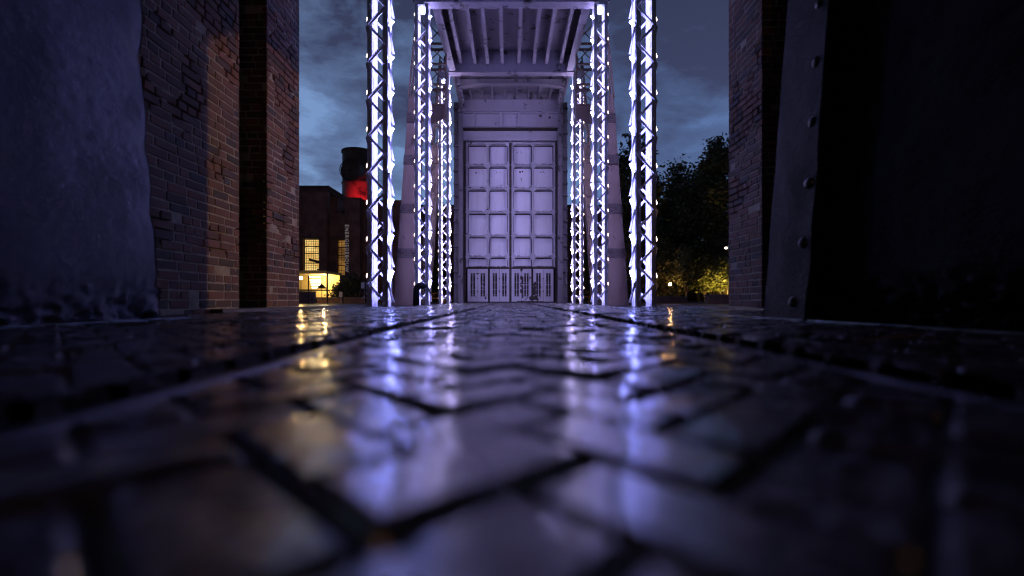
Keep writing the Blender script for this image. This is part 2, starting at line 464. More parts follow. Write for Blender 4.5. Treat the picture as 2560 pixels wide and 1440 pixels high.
# ------------------------------------------------------------------ brick walls
def brick_face(mb, p0, u, n, length, height, seed, course=.104):
    """bricks (material 0) over a mortar sheet (material 1) on the plane through p0"""
    rd = random.Random(seed); p0, u, n = Vector(p0), Vector(u), Vector(n); zv = Vector((0,0,1))
    joint = .016; rows = int(height/course)
    for r in range(rows):
        z = r*course; x = -rd.uniform(.0, .3); last = 0
        hdr = (r % 2 == 0)
        while x < length:
            L = .155 if (rd.random() < (.62 if hdr else .25)) else .31
            x0, x1 = max(x + joint/2, 0), min(x + L - joint/2, length)
            x += L
            if x1 - x0 < .03: continue
            off = rd.gauss(.003, .0018) + (.0 if rd.random() > .03 else -.015); dep = .07
            c = []
            for (a, b_) in ((x0, z+joint/2), (x1, z+joint/2), (x1, z+course-joint/2), (x0, z+course-joint/2)):
                c.append((a + (rd.uniform(-.004, .004) if 0 < a < length else 0), b_ + rd.uniform(-.004, .004)))
            ce = ((x0+x1)/2, z+course/2)
            fr = [p0 + u*a + zv*b_ + n*(off-.008) for a, b_ in c]
            fi = []
            for a, b_ in c:
                k = rd.uniform(.005, .012)
                fi.append(p0 + u*(a - math.copysign(k, a-ce[0])) + zv*(b_ - math.copysign(k*.8, b_-ce[1])) + n*(off + rd.uniform(-.002, .002)))
            bk = [p0 + u*a + zv*b_ - n*dep for a, b_ in c]
            mb.add(bk + fr + fi, [(0,1,5,4),(1,2,6,5),(2,3,7,6),(3,0,4,7),(4,5,9,8),(5,6,10,9),(6,7,11,10),(7,4,8,11),(8,9,10,11)], 0)
    # mortar, washed out in patches
    nx, nz = max(2, int(length/.07)), max(2, int(height/.07)); vs = []
    for k in range(nz+1):
        for i in range(nx+1):
            a, b_ = length*i/nx, height*k/nz
            q = mnoise.fractal((a*.9 + seed*3.1, b_*.9, seed), .6, 2.1, 4)
            d = .004 + (.05 if q > .16 and b_ > .8 else .0) + .006*mnoise.noise((a*7, b_*7, seed))
            vs.append(p0 + u*a + zv*b_ - n*d)
    fs = [(k*(nx+1)+i, k*(nx+1)+i+1, (k+1)*(nx+1)+i+1, (k+1)*(nx+1)+i) for k in range(nz) for i in range(nx)]
    mb.add(vs, fs, 1)
def brick_block(name, x_in, sx, d0, d1, z0, z1, xo, seed, label, cat, front=True):
    """wall or pillar whose inner face stands at x_in and looks towards the court (sx = direction of that face)"""
    mb = MB()
    brick_face(mb, (x_in, d0, z0), (0,1,0), (sx,0,0), d1-d0, z1-z0, seed)
    if front: brick_face(mb, (x_in, d0, z0), (-sx,0,0), (0,-1,0), xo, z1-z0, seed+1)
    brick_face(mb, (x_in, d1, z0), (-sx,0,0), (0,1,0), xo, z1-z0, seed+2)
    xa, xb = sorted((x_in - sx*.062, x_in - sx*xo)); mb.box(xa, xb, d0+.062, d1-.062, z0, z1, 1)
    return tag(mb.build(name, [M['brick'], M['mortar']]), label, cat)
brick_block('brick_wall', -3.61, 1, 1.2, 6.06, -.05, 5.3, .9, 21, 'tall red brick wall end beside the dented blue-lit plate, a warm light patch on it', 'brick wall')
brick_block('brick_pillar', -3.61, 1, 6.75, 7.78, .046, 6.6, 1.3, 31, 'tall reddish brick pillar in front of the building with lit yellow windows', 'brick pillar')
brick_block('brick_wall', 3.73, -1, 1.2, 6.06, -.05, 5.3, .9, 41, 'dark brick wall end hidden behind the riveted plate', 'brick wall')
brick_block('brick_pillar', 3.73, -1, 6.75, 7.78, .046, 6.6, 1.3, 51, 'dark bluish brick pillar between the trees and the riveted plate', 'brick pillar')
b = MB(); b.box(-7, 7, -9, 6.9, 5.45, 5.8); b.box(-7, 7, -9.2, -9.002, -.06, 5.8)  # slab and wall out of view, added to keep sky light off the bricks
tag(b.build('sky_blocker', M['concrete']), 'unseen concrete roof and rear wall added around the viewer to block the sky', 'roof')

# ------------------------------------------------------------------ steel guard plates
def sheet(near, far, lean, z1, ns, nz, disp, thick, nsign, edge=None, zlow=None):
    """thick displaced plate standing on the line near-far; disp(s,z) pushes along its normal"""
    a, f = Vector((*near, 0)), Vector((*far, 0)); t = (f-a); L = t.length; t.normalize()
    n = Vector((t.y, -t.x, 0))*nsign; vs = []
    for side in (0, 1):
        for k in range(nz+1):
            for i in range(ns+1):
                s = L*i/ns; z = -.055 + (z1+.055)*(k/nz)**1.15
                if zlow: z = max(z, zlow(s)) if k == 0 else z
                ss = s
                if edge and i >= ns-3: ss = s + edge(z)*(i-(ns-3))/3
                p = a + t*ss + n*(lean*z/2.7) + Vector((0,0,z))
                p += n*(disp(s, z, L) if side == 0 else -thick + .5*disp(s, z, L))
                vs.append(p)
    N = (ns+1)*(nz+1); fs = []
    for k in range(nz):
        for i in range(ns):
            q = (k*(ns+1)+i, k*(ns+1)+i+1, (k+1)*(ns+1)+i+1, (k+1)*(ns+1)+i)
            fs.append(q); fs.append(tuple(N+j for j in q[::-1]))
    for k in range(nz):
        for i in (0, ns):
            fs.append((k*(ns+1)+i, (k+1)*(ns+1)+i, N+(k+1)*(ns+1)+i, N+k*(ns+1)+i))
    for i in range(ns):
        for k in (0, nz):
            fs.append((k*(ns+1)+i, k*(ns+1)+i+1, N+k*(ns+1)+i+1, N+k*(ns+1)+i))
    return vs, fs
def corr(s, z, top, amp):
    """lumpy corrosion towards the foot"""
    k = max(0.0, 1 - z/top); 
    return amp*k*(mnoise.fractal((s*12, z*14, 3.3), .7, 2.1, 5)) - amp*.5*k
DENTS = [(.30,2.45,.07,.05),(.18,1.95,.06,.05),(1.28,2.5,.07,.05),(2.42,2.15,.07,.06),(2.45,1.42,.08,.06),(2.47,.86,.07,.06),(2.40,1.68,.1,-.03),(2.36,1.12,.1,-.03),(2.34,2.45,.15,-.04),(1.9,2.62,.12,.03)]
def disp_l(s, z, L):
    d = .006*mnoise.fractal((s*2.2, z*1.6, 1.0), .9, 2.0, 3) + .004*mnoise.noise((s*14, z*22, 9.0))
    d -= .055*max(0, s-1.1)**2*min(1, max(0, (z-.5)/1.5))          # the far edge is bent back, more so higher up
    for ds, dz, r, h in DENTS:
        q = ((s-ds)**2 + (z-dz)**2)/(r*r)
        if q < 9: d -= .42*h*math.exp(-q)
    return d + corr(s, z, .36, .045)
def edge_l(z): return .018*mnoise.fractal((z*2.6, 4.4, .5), .8, 2.2, 4) + (.05 if z < .25 else 0)
t = thing('steel_guard_plate', 'dented black steel plate with blue sheen and corroded foot, beside the warm-lit brick wall', 'steel plate', (-2.5, 2.6, 0))
m_ = MB(); m_.add(*sheet((-3.03, 1.30), (-2.89, 3.73), -.05, 3.1, 110, 130, disp_l, .07, 1, edge_l))
m_.build('face_plate', M['plate'], t, True)
m_ = MB(); m_.box(-3.6, -2.75, 1.3, 3.2, 2.2, 3.1)

t = thing('riveted_guard_plate', 'black steel plate with a riveted edge strip and ragged rusted foot', 'steel plate', (2.25, 2.8, 0))
def disp_s(s, z, L):
    d = .003*mnoise.fractal((s*4, z*3, 7.0), .9, 2.0, 4)
    for zz in (1.06, .42):
        q = ((s-.10)**2/.02 + (z-zz)**2/.03); d -= .016*math.exp(-q)
    return d
m_ = MB(); m_.add(*sheet((2.14, 3.31), (2.166, 3.90), -.20, 3.2, 40, 130, disp_s, .05, -1))
m_.build('edge_strip', M['plate_dark'], t, True)
for py, px_, d in ((8, 2049, 3.50), (155, 2041, 3.49), (305, 2031, 3.48), (458, 2021, 3.47), (607, 2006, 3.46), (755, 1981, 3.52)):
    d = 2.156/((px_-VX)/FPX - .0741*(VY-py)/FPX); z = PZ(py, d); x = 2.148 + .20*z/2.7
    r_b = MB(); r_b.stud((x+.006, d, z), (-1, -.05, .07), .044, .034, 14); r_b.build('rivet', M['rivet'], t, True)
def disp_r(s, z, L):
    return .012*mnoise.fractal((s*3, z*3, 2.0), .9, 2.0, 4) + .003*mnoise.noise((s*30, z*30, 1)) + corr(s, z, .34, .16)
m_ = MB(); m_.add(*sheet((2.62, 1.05), (2.235, 3.86), -.20, 3.2, 90, 120, disp_r, .05, -1))
m_.build('face_plate', M['plate_dark'], t, True)

# ------------------------------------------------------------------ lattice columns
CW = .45; CH = 10.45; PER = .835
def make_column(loc, sx, label, tube_mat):
    """four corner angles laced on every side; sx=+1 when the court lies towards +x"""
    t = thing('lattice_column', label, 'lattice column', loc, 'white lit lattice columns')
    x0, x1, y0, y1 = loc[0]-CW/2, loc[0]+CW/2, loc[1], loc[1]+CW
    z0 = -.062; L = .105; T = .014
    for (cx, dx) in ((x0, 1), (x1, -1)):
        for (cy, dy) in ((y0, 1), (y1, -1)):
            a = MB()
            a.box(*sorted((cx, cx+dx*L)), *sorted((cy, cy+dy*T)), z0, CH)
            a.box(*sorted((cx, cx+dx*T)), *sorted((cy+dy*T, cy+dy*L)), z0, CH)
            k = 0
            while k*PER/2 < CH-.5:                       # rivets on both legs of the angle
                z = .12 + k*PER/2
                for dz in (-.05, .05):
                    a.stud((cx+dx*.06, cy - dy*.0, z+dz), (0,-dy,0), .014, n=6)
                    a.stud((cx+dx*.06, cy + dy*T, z+dz), (0,dy,0), .014, n=6)
                    a.stud((cx+dx*T, cy + dy*.06, z+dz), (dx,0,0), .014, n=6)
                k += 1
            a.build('corner_angle', M['paint_col'], t)
    def zig(face):
        """zigzag lacing of one face as one mesh"""
        a = MB(); z = .10; k = 0; h = PER/2; ins = .03
        while z + h < CH - .35:
            for part in (0,):
                if face in ('front', 'back'):
                    yy = y0 - .012 if face == 'front' else y1 + .012
                    # the two faces are laced in opposite sense
                    flip = (k % 2 == 0) if face == 'front' else (k % 2 == 1)
                    if sx < 0: flip = not flip
                    p, q = ((x0+ins, yy + (.006 if k % 2 else -.006), z), (x1-ins, yy + (.006 if k % 2 else -.006), z+h))
                    if flip: p, q = (q[0], p[1], p[2]), (p[0], q[1], q[2])
                    a.bar(p, q, .052, .012, up=(0,1,0))
                    ins2 = .052/2
                    dv = Vector(q) - Vector(p); dv.normalize(); w_ = dv.cross(Vector((0,1,0)))
                    yo = -.022 if face == 'front' else .022
                    a.bar(Vector(p)+w_*.022+Vector((0,yo,0)), Vector(q)+w_*.022+Vector((0,yo,0)), .01, .034, up=(0,1,0))
                    if face == 'front':
                        for e in (p, q): a.stud((e[0], yy-.014, e[2] + (.02 if e is p else -.02)), (0,-1,0), .014, n=6)
                else:
                    xx = x1 + .014 if face == 'inner' else x0 - .014
                    if sx < 0: xx = x0 - .014 if face == 'inner' else x1 + .014
                    if k % 2 == 0: p, q = (xx, y1-.03, z), (xx, y0+.03, z+h)     # dark bar: falls from front to back
                    else: p, q = (xx, y0+.03, z), (xx, y1-.03, z+h)
                    o_ = .028 if (xx > loc[0]) else -.028
                    if k % 2 == 0:
                        a.bar(p, (q[0]+o_*0, q[1], q[2]), .05, .012, up=(1,0,0))
                        a.bar((p[0]+o_, p[1], p[2]), (q[0]+o_*.3, q[1], q[2]), .012, .05, up=(1,0,0))
                    else: a.bar(p, q, .05, .012, up=(1,0,0))
            z += h; k += 1
        return a.build('lacing', M['paint_col'], t)
    for face in ('front', 'back', 'inner', 'outer'): zig(face)
    # glowing tubes stand in for lit lacing bars; smaller ones for glints opposite
    z = .10 + PER/2; 
    xin = (x1 + .026) if sx > 0 else (x0 - .026); xout = (x0 - .03) if sx > 0 else (x1 + .03)
    while z + PER/2 < CH - .3:
        a = MB(); zz = z + .16
        a.path([(xin, y0+.10, zz-.10), (xin, y0+.11, zz-.09), (xin+.01*sx, y1-.08, zz+.15), (xin+.01*sx, y1-.07, zz+.16)], [.010, .022, .026, .010], 10)
        a.build('lacing_glow', tube_mat, t, True)
        a = MB(); a.path([(xin-.03*sx, y0+.14, zz-.17), (xin-.005*sx, y0+.11, zz-.105)], [.02, .02], 6); a.build('tube_clamp', M['black_steel'], t)
        a = MB(); a.path([(xout, y0+.06, zz-.02), (xout-.006*sx, y0+.075, zz+.02), (xout, y0+.09, zz+.09)], [.004, .012, .004], 6)
        a.build('edge_glint', M['tube_small'], t)
        # inner tube, tucked behind the front angle, that floods the inside of the column
        z += PER
    for xx in (x0+.05, x1-.05):
        a = MB(); a.box(xx-.012, xx+.012, y0+.03, y0+.045, .15, CH-.5); a.build('led_strip', {'pinkish_lacing_glow': M['strip_warm'], 'lavender_lacing_glow': M['strip_mid']}.get(tube_mat.name, M['strip']), t)
    a = MB(); a.box(x0-.03, x1+.03, y0-.03, y1+.03, CH, CH+.03); a.box(x0-.01, x1+.01, y0-.018, y0-.002, CH-.28, CH-.002); a.build('cap_plate', M['paint_col'], t)
    a = MB(); a.box(x0-.06, x1+.06, y0-.06, y1+.06, z0, z0+.03); a.build('base_plate', M['paint_col'], t)
    a = MB(); a.tube((loc[0], y0+.16, CH-.42), (loc[0], y0+.20, CH-.30), .10, .13, 12); f_ = a.build('flood_lamp', M['flood'], t)
    return t
M['strip'] = glow('led_strip_light', (.30,.32,1.0), 85); M['strip_mid'] = glow('lavender_led_strip', (.40,.40,1.0), 76); M['strip_warm'] = glow('pinkish_led_strip', (.62,.55,1.0), 110)
D1, D2, D3 = 10.3, 15.45, 20.6
CXL, CXR = -3.015, 3.075
SPOTS = [(CXL, D1, 1, 'white laced steel column nearest the reddish brick pillar', 'tube'), (CXR, D1, -1, 'white laced steel column nearest the dark bluish brick pillar, in front of trees', 'tube'),
         (CXL, D2, 1, 'white laced steel column with a bent black vent pipe at its foot', 'tube_mid'), (CXR, D2, -1, 'bluish-white laced column at the canopy front, beside the leg before the trees', 'tube_mid'),
         (CXL, D3, 1, 'slim pinkish laced column beside the gate, end view of an orange picnic table at its foot', 'tube_warm'), (CXR, D3, -1, 'slim laced column beside the gate, side view of a picnic table at its foot', 'tube_warm')]
protos = {}
for x, d, sx, lab, tm in SPOTS:
    key = (sx, tm)
    if key in protos: dup(protos[key], (x, d, 0), lab)
    else: protos[key] = make_column((x, d, 0), sx, lab, M[tm])

# ------------------------------------------------------------------ canopy between columns and gate house
cn = thing('steel_canopy', 'riveted steel canopy with joists spanning the columns in front of the gate', 'canopy', (.03, 20, 10))
XW0, XW1 = -2.72, 2.78
def part(mb, name, mat=None, parent=None, smooth=False): return mb.build(name, mat or M['paint'], parent, smooth)
a = MB(); a.box(XW0-.6, XW1+.6, D2+.02, D2+.10, 10.32, 11.6); a.box(XW0-.2, XW1+.2, D2-.12, D2+.26, 10.20, 10.318)
for k in range(46):
    for yy in (D2-.06, D2+.2): a.stud((XW0+.0+k*.122, yy, 10.20), (0,0,-1), .018, n=6)
    a.stud((XW0+k*.122, D2+.02, 10.42), (0,-1,0), .018, n=6)
part(a, 'crossbeam', None, cn)
a = MB(); a.box(XW0-.1, XW1+.1, D3-.02, D3+.08, 10.50, 11.42); a.box(XW0-.1, XW1+.1, D3-.16, D3+.20, 10.38, 10.498)
part(a, 'crossbeam', None, cn)
a = MB(); a.box(XW0-.1, XW1+.1, D2+.3, D3+.3, 11.42, 11.5); part(a, 'deck', None, cn)
a = MB(); a.box(XW0-.1, XW1+.1, D3+.32, 26.2, 11.80, 11.87); a.box(XW0-.1, XW1+.1, 25.66, 26.2, 11.46, 11.798); part(a, 'deck', None, cn)
for x in (-2.22, -1.58, -1.02, -.36, .38, 1.06, 1.62, 2.26):
    a = MB(); a.box(x-.02, x+.02, D2+.27, D3-.17, 10.78, 11.42); a.box(x-.07, x+.07, D2+.27, D3-.17, 10.75, 10.778); part(a, 'joist', None, cn)
for x in (-2.2, -1.55, -1.0, -.3, .36, 1.0, 1.6, 2.2):
    a = MB(); a.box(x-.06, x+.06, D3+.21, 25.6, 11.47, 11.798); part(a, 'joist', None, cn)
for x, s in ((XW0, 1), (XW1, -1)):
    a = MB(); a.box(x-.03, x+.03, D2+.3, D3-.2, 10.42, 11.42); a.box(*sorted((x+.031*s, x+.26*s)), D2+.3, D3-.2, 10.42, 10.45)
    part(a, 'side_girder', None, cn)
    a = MB(); a.box(x-.05, x+.05, D3+.22, 25.6, 10.75, 11.748); 
    for k in range(7): a.box(*sorted((x+.051*s, x+.22*s)), D3+.4+k*.7, D3+.44+k*.7, 10.75, 11.2)
    part(a, 'side_plate', None, cn)
# arched mid beam
poly = []
N_ = 24
for k in range(N_+1):
    u = k/N_; x = XW0+.06 + (XW1-XW0-.12)*u; e = min(u, 1-u)*2
    poly.append((x, 10.86 + .22*min(1, e*2.2)**.6))
a = MB(); a.prism(poly + [(XW1-.06, 11.32), (XW0+.06, 11.32)], 23.0, 23.12); a.prism([(x, z-.03) for x, z in poly] + [(x, z-.001) for x, z in poly[::-1]], 22.9, 23.22)
part(a, 'arched_beam', None, cn)

# ------------------------------------------------------------------ inclined legs and lattice frames
def leg(sgn, d, label, rear=False):
    B0, B1, T0, T1 = (4.62, 4.05, 3.92, 3.50) if rear else (4.47, 3.66, 3.90, 3.40)
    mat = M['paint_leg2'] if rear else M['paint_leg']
    t = thing('inclined_leg', label, 'steel leg', (sgn*4.0+.03, d, 0), 'inclined riveted legs')
    c = .03
    def X(x): return sgn*x + c
    prof = [(B0, B1, -.06), ((B0+T0)/2, (B1+T1)/2, 3.9), (T0, T1, 7.84)]
    a = MB(); vs = []
    for xo, xi, z in prof:
        vs += [(X(xo), d, z), (X(xi), d, z), (X(xi), d+.5, z), (X(xo), d+.5, z)]
    fs = []
    for i in range(2):
        for k in range(4): fs.append((i*4+k, i*4+(k+1) % 4, (i+1)*4+(k+1) % 4, (i+1)*4+k))
    fs.append((8,9,10,11)); a.add(vs, fs)
    def xo(z): return B0 - (B0-T0)*z/7.84
    def xi(z): return B1 - (B1-T1)*z/7.84
    z = .1
    while z < 7.8:
        for xx in (xo(z)-.05, xi(z)+.05): a.stud((X(xx), d, z), (0,-1,0), .02, n=6)
        z += .115
    a.build('box_leg', mat, t)
    for z in (1.75, 3.45, 5.3, 6.9):                     # riveted cover plates
        p = MB(); h = .36
        v = [(X(xo(z)+.01), z), (X(xi(z)-.01), z), (X(xi(z+h)-.01), z+h), (X(xo(z+h)+.01), z+h)]
        if sgn < 0: pass
        p.prism(v, d-.05, d-.0005)
        for r in range(4):
            for k in range(12):
                q = k/11; p.stud((X(xi(z)+.05 + (xo(z)-xi(z)-.1)*q), d-.05, z+.05+r*.085), (0,-1,0), .02, n=6)
        p.build('cover_plate', M['paint_leg2'], t)
    # lattice upper part
    a = MB(); zt = 12.2
    def o2(z): return T0 - .42*(z-7.84)/4.4
    def i2(z): return T1 - .22*(z-7.84)/4.4
    for f_ in (o2, i2):
        for dy in (.02, .46): a.bar((X(f_(7.84)), d+dy, 7.84), (X(f_(zt)), d+dy, zt), .07, .07)
    z = 7.9; k = 0
    while z < zt-.5:
        h = .55
        for dy in (.0, .48):
            if (k + (dy > .2)) % 2: a.bar((X(o2(z)), d+dy, z), (X(i2(z+h)), d+dy, z+h), .045, .012)
            else: a.bar((X(i2(z)), d+dy, z), (X(o2(z+h)), d+dy, z+h), .045, .012)
        if k % 2 == 0: a.bar((X(o2(z)), d, z), (X(i2(z)), d, z), .05, .03)
        z += h; k += 1
    a.build('lattice_top', mat, t)
    return t
leg(-1, 17.3, 'pale riveted leaning leg in full view, the dark brick hall beside it')
leg(1, 17.3, 'pale riveted leaning leg in full view, dark trees beside it')
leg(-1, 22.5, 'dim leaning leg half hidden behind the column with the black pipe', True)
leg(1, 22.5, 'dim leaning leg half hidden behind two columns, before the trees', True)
def lattice_frame(sgn, label):
    t = thing('lattice_frame', label, 'lattice frame', (sgn*3.05, 19, 7.6), 'X-braced frames above the columns')
    c = .03; x0, x1 = sgn*3.42+c, sgn*2.72+c; d = 19.0; a = MB()
    for x in (x0, x1): a.bar((x, d, 7.6), (x, d, 12.0), .07, .05)
    a.build('chord', M['paint_leg'], t)
    zs = [8.3, 9.15, 10.0, 10.85, 11.7]
    for i in range(4):
        p = MB()
        p.bar((x0, d-.03, zs[i]+.08), (x1, d-.03, zs[i+1]-.05), .045, .012); p.bar((x1, d+.03, zs[i]+.08), (x0, d+.03, zs[i+1]-.05), .045, .012)
        p.build('cross_brace', M['paint_leg'], t)
        p = MB(); p.box(min(x0,x1), max(x0,x1), d-.05, d+.05, zs[i]-.03, zs[i]+.03); p.box(min(x0,x1), max(x0,x1), d+.3, d+.36, zs[i]-.12, zs[i]-.02); p.build('strut', M['paint_leg'], t)
    p = MB(); p.prism([(x0,7.45),(x1,7.75),(x1,8.27),(x0,8.27)] if sgn < 0 else [(x0,7.45),(x0,8.27),(x1,8.27),(x1,7.75)], d-.012, d+.012)
    for k in range(9): p.stud((x0+(x1-x0)*(.15+.35*(k % 3)), d-.012, 7.85+.14*(k//3)), (0,-1,0), .022, n=6)
    p.build('gusset', M['paint_leg'], t)
lattice_frame(-1, 'X-braced steel frame above the pinkish column, before the cloudy gap'); lattice_frame(1, 'X-braced steel frame above the slim column on the tree side')

# ------------------------------------------------------------------ gate house
DG = 25.7; DD = 26.05
def gx(px): return PX(px, DG)
def gz(py): return PZ(py, DG)
gh = thing('gate_house', 'riveted lavender-grey steel gate house framing the tall double gate', 'gate house', (0, 26, 0))
ztop = gz(250)
for side in (0, 1):
    e = (1133, 1146, 1157) if side == 0 else (1420, 1407, 1395)
    xa, xb = sorted((gx(e[0]), gx(e[1]))); a = MB()
    a.box(xa, xb, DG+.30, DG+1.2, -.06, ztop)
    z = .35
    while z < ztop-.3:
        a.box(xa-.01, xb+.01, DG+.02, DG+.30, z, z+.035)
        for k in range(5): a.stud((xa+(xb-xa)*(.2+.15*k), DG+.30, z+.12), (0,-1,0), .016, n=6); a.stud((xa+(xb-xa)*(.2+.15*k), DG+.30, z-.08), (0,-1,0), .016, n=6)
        for k in range(6): a.stud(((xa+xb)/2+.02, DG+.30, z+.15+k*.09), (0,-1,0), .014, n=6)
        z += .71
    part(a, 'bracket_post', None, gh)
    xa, xb = sorted((gx(e[1])+.001, gx(e[2])-.001)); a = MB(); a.box(xa, xb, DG, DG+1.0, -.06, ztop)
    z = .1
    while z < ztop-.2:
        for q in (.2, .8): a.stud((xa+(xb-xa)*q, DG, z), (0,-1,0), .015, n=6)
        z += .13
    part(a, 'jamb', None, gh)
xl, xr = gx(1157), gx(1395)
a = MB(); a.box(xl, xr, DG+.05, DG+.9, gz(318), gz(282))
for px_ in (1186, 1252, 1297, 1366):
    x = gx(px_); a.box(x-.07, x+.07, DG-.16, DG+.05, gz(318)+.002, gz(282)-.002)
for k in range(44):
    for py in (285, 314): a.stud((xl+.06+k*(xr-xl-.12)/43, DG+.05, gz(py)), (0,-1,0), .014, n=6)
a.box(xl, xr, DG-.14, DG+.049, gz(284.5), gz(282)-.002); a.box(xl, xr, DG-.12, DG+.049, gz(318)+.002, gz(315.5))
part(a, 'header_panel', M['paint_door'], gh)
a = MB(); a.box(gx(1146), gx(1407), DG-.22, DG+.1, gz(281.5), gz(277)); a.box(gx(1146), gx(1407), DG-.06, DG-.002, gz(277), gz(250))
for k in range(60):
    a.stud((gx(1150)+k*(gx(1403)-gx(1150))/59, DG-.06, gz(272)), (0,-1,0), .018, n=6); a.stud((gx(1150)+k*(gx(1403)-gx(1150))/59, DG-.06, gz(258)), (0,-1,0), .018, n=6)
part(a, 'top_beam', M['paint_door'], gh)
a = MB(); a.box(xl, xr, DG+.06, DG+.8, gz(321), gz(318)-.002); part(a, 'lintel', M['rust'], gh)
a = MB(); a.box(xl-.3, xr+.3, DG+1.2, DG+1.25, -.06, ztop); a.box(gx(1133), gx(1420), DG+1.25, DG+5, -.06, ztop); part(a, 'interior_wall', M['rust'], gh)
a = MB(); a.box(xl, xr, DD-.05, DD+.4, gz(346), gz(322.5)); a.box(xl, xr, DD-.09, DD-.05, gz(341), gz(339)); a.box(xl, xr, DD-.12, DD-.05, gz(347.5), gz(346)-.002)
for k in range(36): a.stud((xl+.08+k*(xr-xl-.16)/35, DD-.05, gz(326)), (0,-1,0), .014, n=6)
part(a, 'door_track', M['paint_door'], gh)
a = MB(); a.box(gx(1157), gx(1163), DD-.02, DD+.3, -.06, gz(348)); a.box(gx(1390), gx(1395), DD-.02, DD+.3, -.06, gz(348))
a.box(gx(1163), gx(1390), DD+.0, DD+.3, -.06, gz(755)); a.box(gx(1163), gx(1390), DD+.03, DD+.5, gz(671), gz(667.5)); part(a, 'door_frame', M['rust'], gh)
# upper leaves
ROWS = [350, 408, 467, 527, 587, 640, 667]
def upper_leaf(xs, name='door_leaf'):
    pan = MB(); pan.box(gx(xs[0]), gx(xs[2]), DD+.40, DD+.44, gz(ROWS[-1]), gz(ROWS[0]))
    root = part(pan, name, M['paint_panel_lit'], gh); root['label'] = 'tall panelled door leaf with raised ribs'
    fr = MB(); bw = .042
    for x in xs:
        c = gx(x) + (bw if x == xs[0] else -bw if x == xs[2] else 0); fr.box(c-bw, c+bw, DD, DD+.40, gz(ROWS[-1]), gz(ROWS[0]))
        fr.box(c-bw*.35, c+bw*.35, DD-.03, DD, gz(ROWS[-1]), gz(ROWS[0]))
    for i, y in enumerate(ROWS):
        c = gz(y) + (-bw if i == 0 else bw if i == len(ROWS)-1 else 0)
        for k in (0, 1):
            xa = gx(xs[k]) + (2*bw if k == 0 else bw); xb = gx(xs[k+1]) - (bw if k == 0 else 2*bw)
            fr.box(xa, xb, DD+.003, DD+.40, c-bw, c+bw); fr.box(xa, xb, DD-.05, DD+.003, c+bw*.6, c+bw)
    # corner gussets give each panel its clipped corners
    for k in (0, 1):
        xa = gx(xs[k]) + (2*bw if k == 0 else bw); xb = gx(xs[k+1]) - (bw if k == 0 else 2*bw)
        for i in range(len(ROWS)-1):
            zt = gz(ROWS[i]) - (2*bw if i == 0 else bw); zb = gz(ROWS[i+1]) + (2*bw if i == len(ROWS)-2 else bw); s = .17
            if i == len(ROWS)-2: zs_ = ((zt, -1),)
            else: zs_ = ((zt, -1), (zb, 1))
            for zz, sz in zs_:
                for xx, sxx in ((xa, 1), (xb, -1)):
                    tri = [(xx, zz), (xx+sxx*s, zz), (xx, zz+sz*s)]
                    if sxx*sz > 0: pass
                    else: tri = tri[::-1]
                    fr.prism(tri, DD+.006, DD+.05)
    bo = fr
    for i in range(1, len(ROWS)-1):
        for x in xs:
            c = gx(x) + (bw if x == xs[0] else -bw if x == xs[2] else 0); q = .12 if x == xs[1] else .07
            z = gz(ROWS[i]); bo.prism([(c+q*math.cos(t_*math.pi/4+.39), z+q*math.sin(t_*math.pi/4+.39)) for t_ in range(8)][::-1], DD-.04, DD-.001)
            for t_ in range(4): bo.stud((c+q*.55*math.cos(t_*1.571+.78), DD-.04, z+q*.55*math.sin(t_*1.571+.78)), (0,-1,0), .018, n=6)
    part(fr, 'rib_frame', M['paint_door'], root)
    sm = MB()                                            # dark strips painting in the shade where each sheet meets its ribs
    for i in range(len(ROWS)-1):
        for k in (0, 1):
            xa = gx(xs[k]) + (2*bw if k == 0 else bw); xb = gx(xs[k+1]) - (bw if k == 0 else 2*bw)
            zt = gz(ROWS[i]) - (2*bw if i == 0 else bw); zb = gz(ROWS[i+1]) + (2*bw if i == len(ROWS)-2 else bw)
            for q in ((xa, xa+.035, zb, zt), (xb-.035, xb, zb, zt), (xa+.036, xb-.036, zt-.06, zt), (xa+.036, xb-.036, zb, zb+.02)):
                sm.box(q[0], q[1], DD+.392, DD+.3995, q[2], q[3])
    sc = sm; rr = random.Random(int(xs[0]))
    for i in range(1, len(ROWS)):                        # flaked rust along the rib undersides
        for k in (0, 1):
            x = gx(xs[k])+.15; e = gx(xs[k+1])-.15
            while x < e:
                w_ = rr.uniform(.03, .22); h_ = rr.uniform(.012, .05)
                if rr.random() < .62: sc.box(x, min(x+w_, e), DD-.056, DD-.0515, gz(ROWS[i])+.056-h_, gz(ROWS[i])+.054)
                x += w_*rr.uniform(1.0, 2.0)
    part(sc, 'shade_seams_and_rust', M['rust'], root)
    return root
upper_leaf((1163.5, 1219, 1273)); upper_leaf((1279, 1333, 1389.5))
for px_, py, r in ((1190,432,.05),(1197,432,.025),(1242,432,.03),(1250,432,.03),(1300,430,.06),(1306,429,.05),(1303,447,.04),(1304,452,.03),(1352,431,.035),(1358,430,.04),(1362,433,.025)):
    sp = MB(); sp.stud((PX(px_, DD+.40), DD+.40, PZ(py, DD+.40)), (0,-1,0), r, .008, 8)
    part(sp, 'rust_spot', M['rust'], gh)
a = MB(); a.box(gx(1273)+.01, gx(1279)-.01, DD+.05, DD+.45, -.02, gz(348)); part(a, 'middle_post', M['rust'], gh)
a = MB(); a.path([(gx(1276), DD-.03, gz(352)), (gx(1276), DD-.03, gz(335)), (gx(1276), DD-.03, gz(330))], [.045, .04, .012], 8); part(a, 'top_bolt', M['paint_door'], gh)
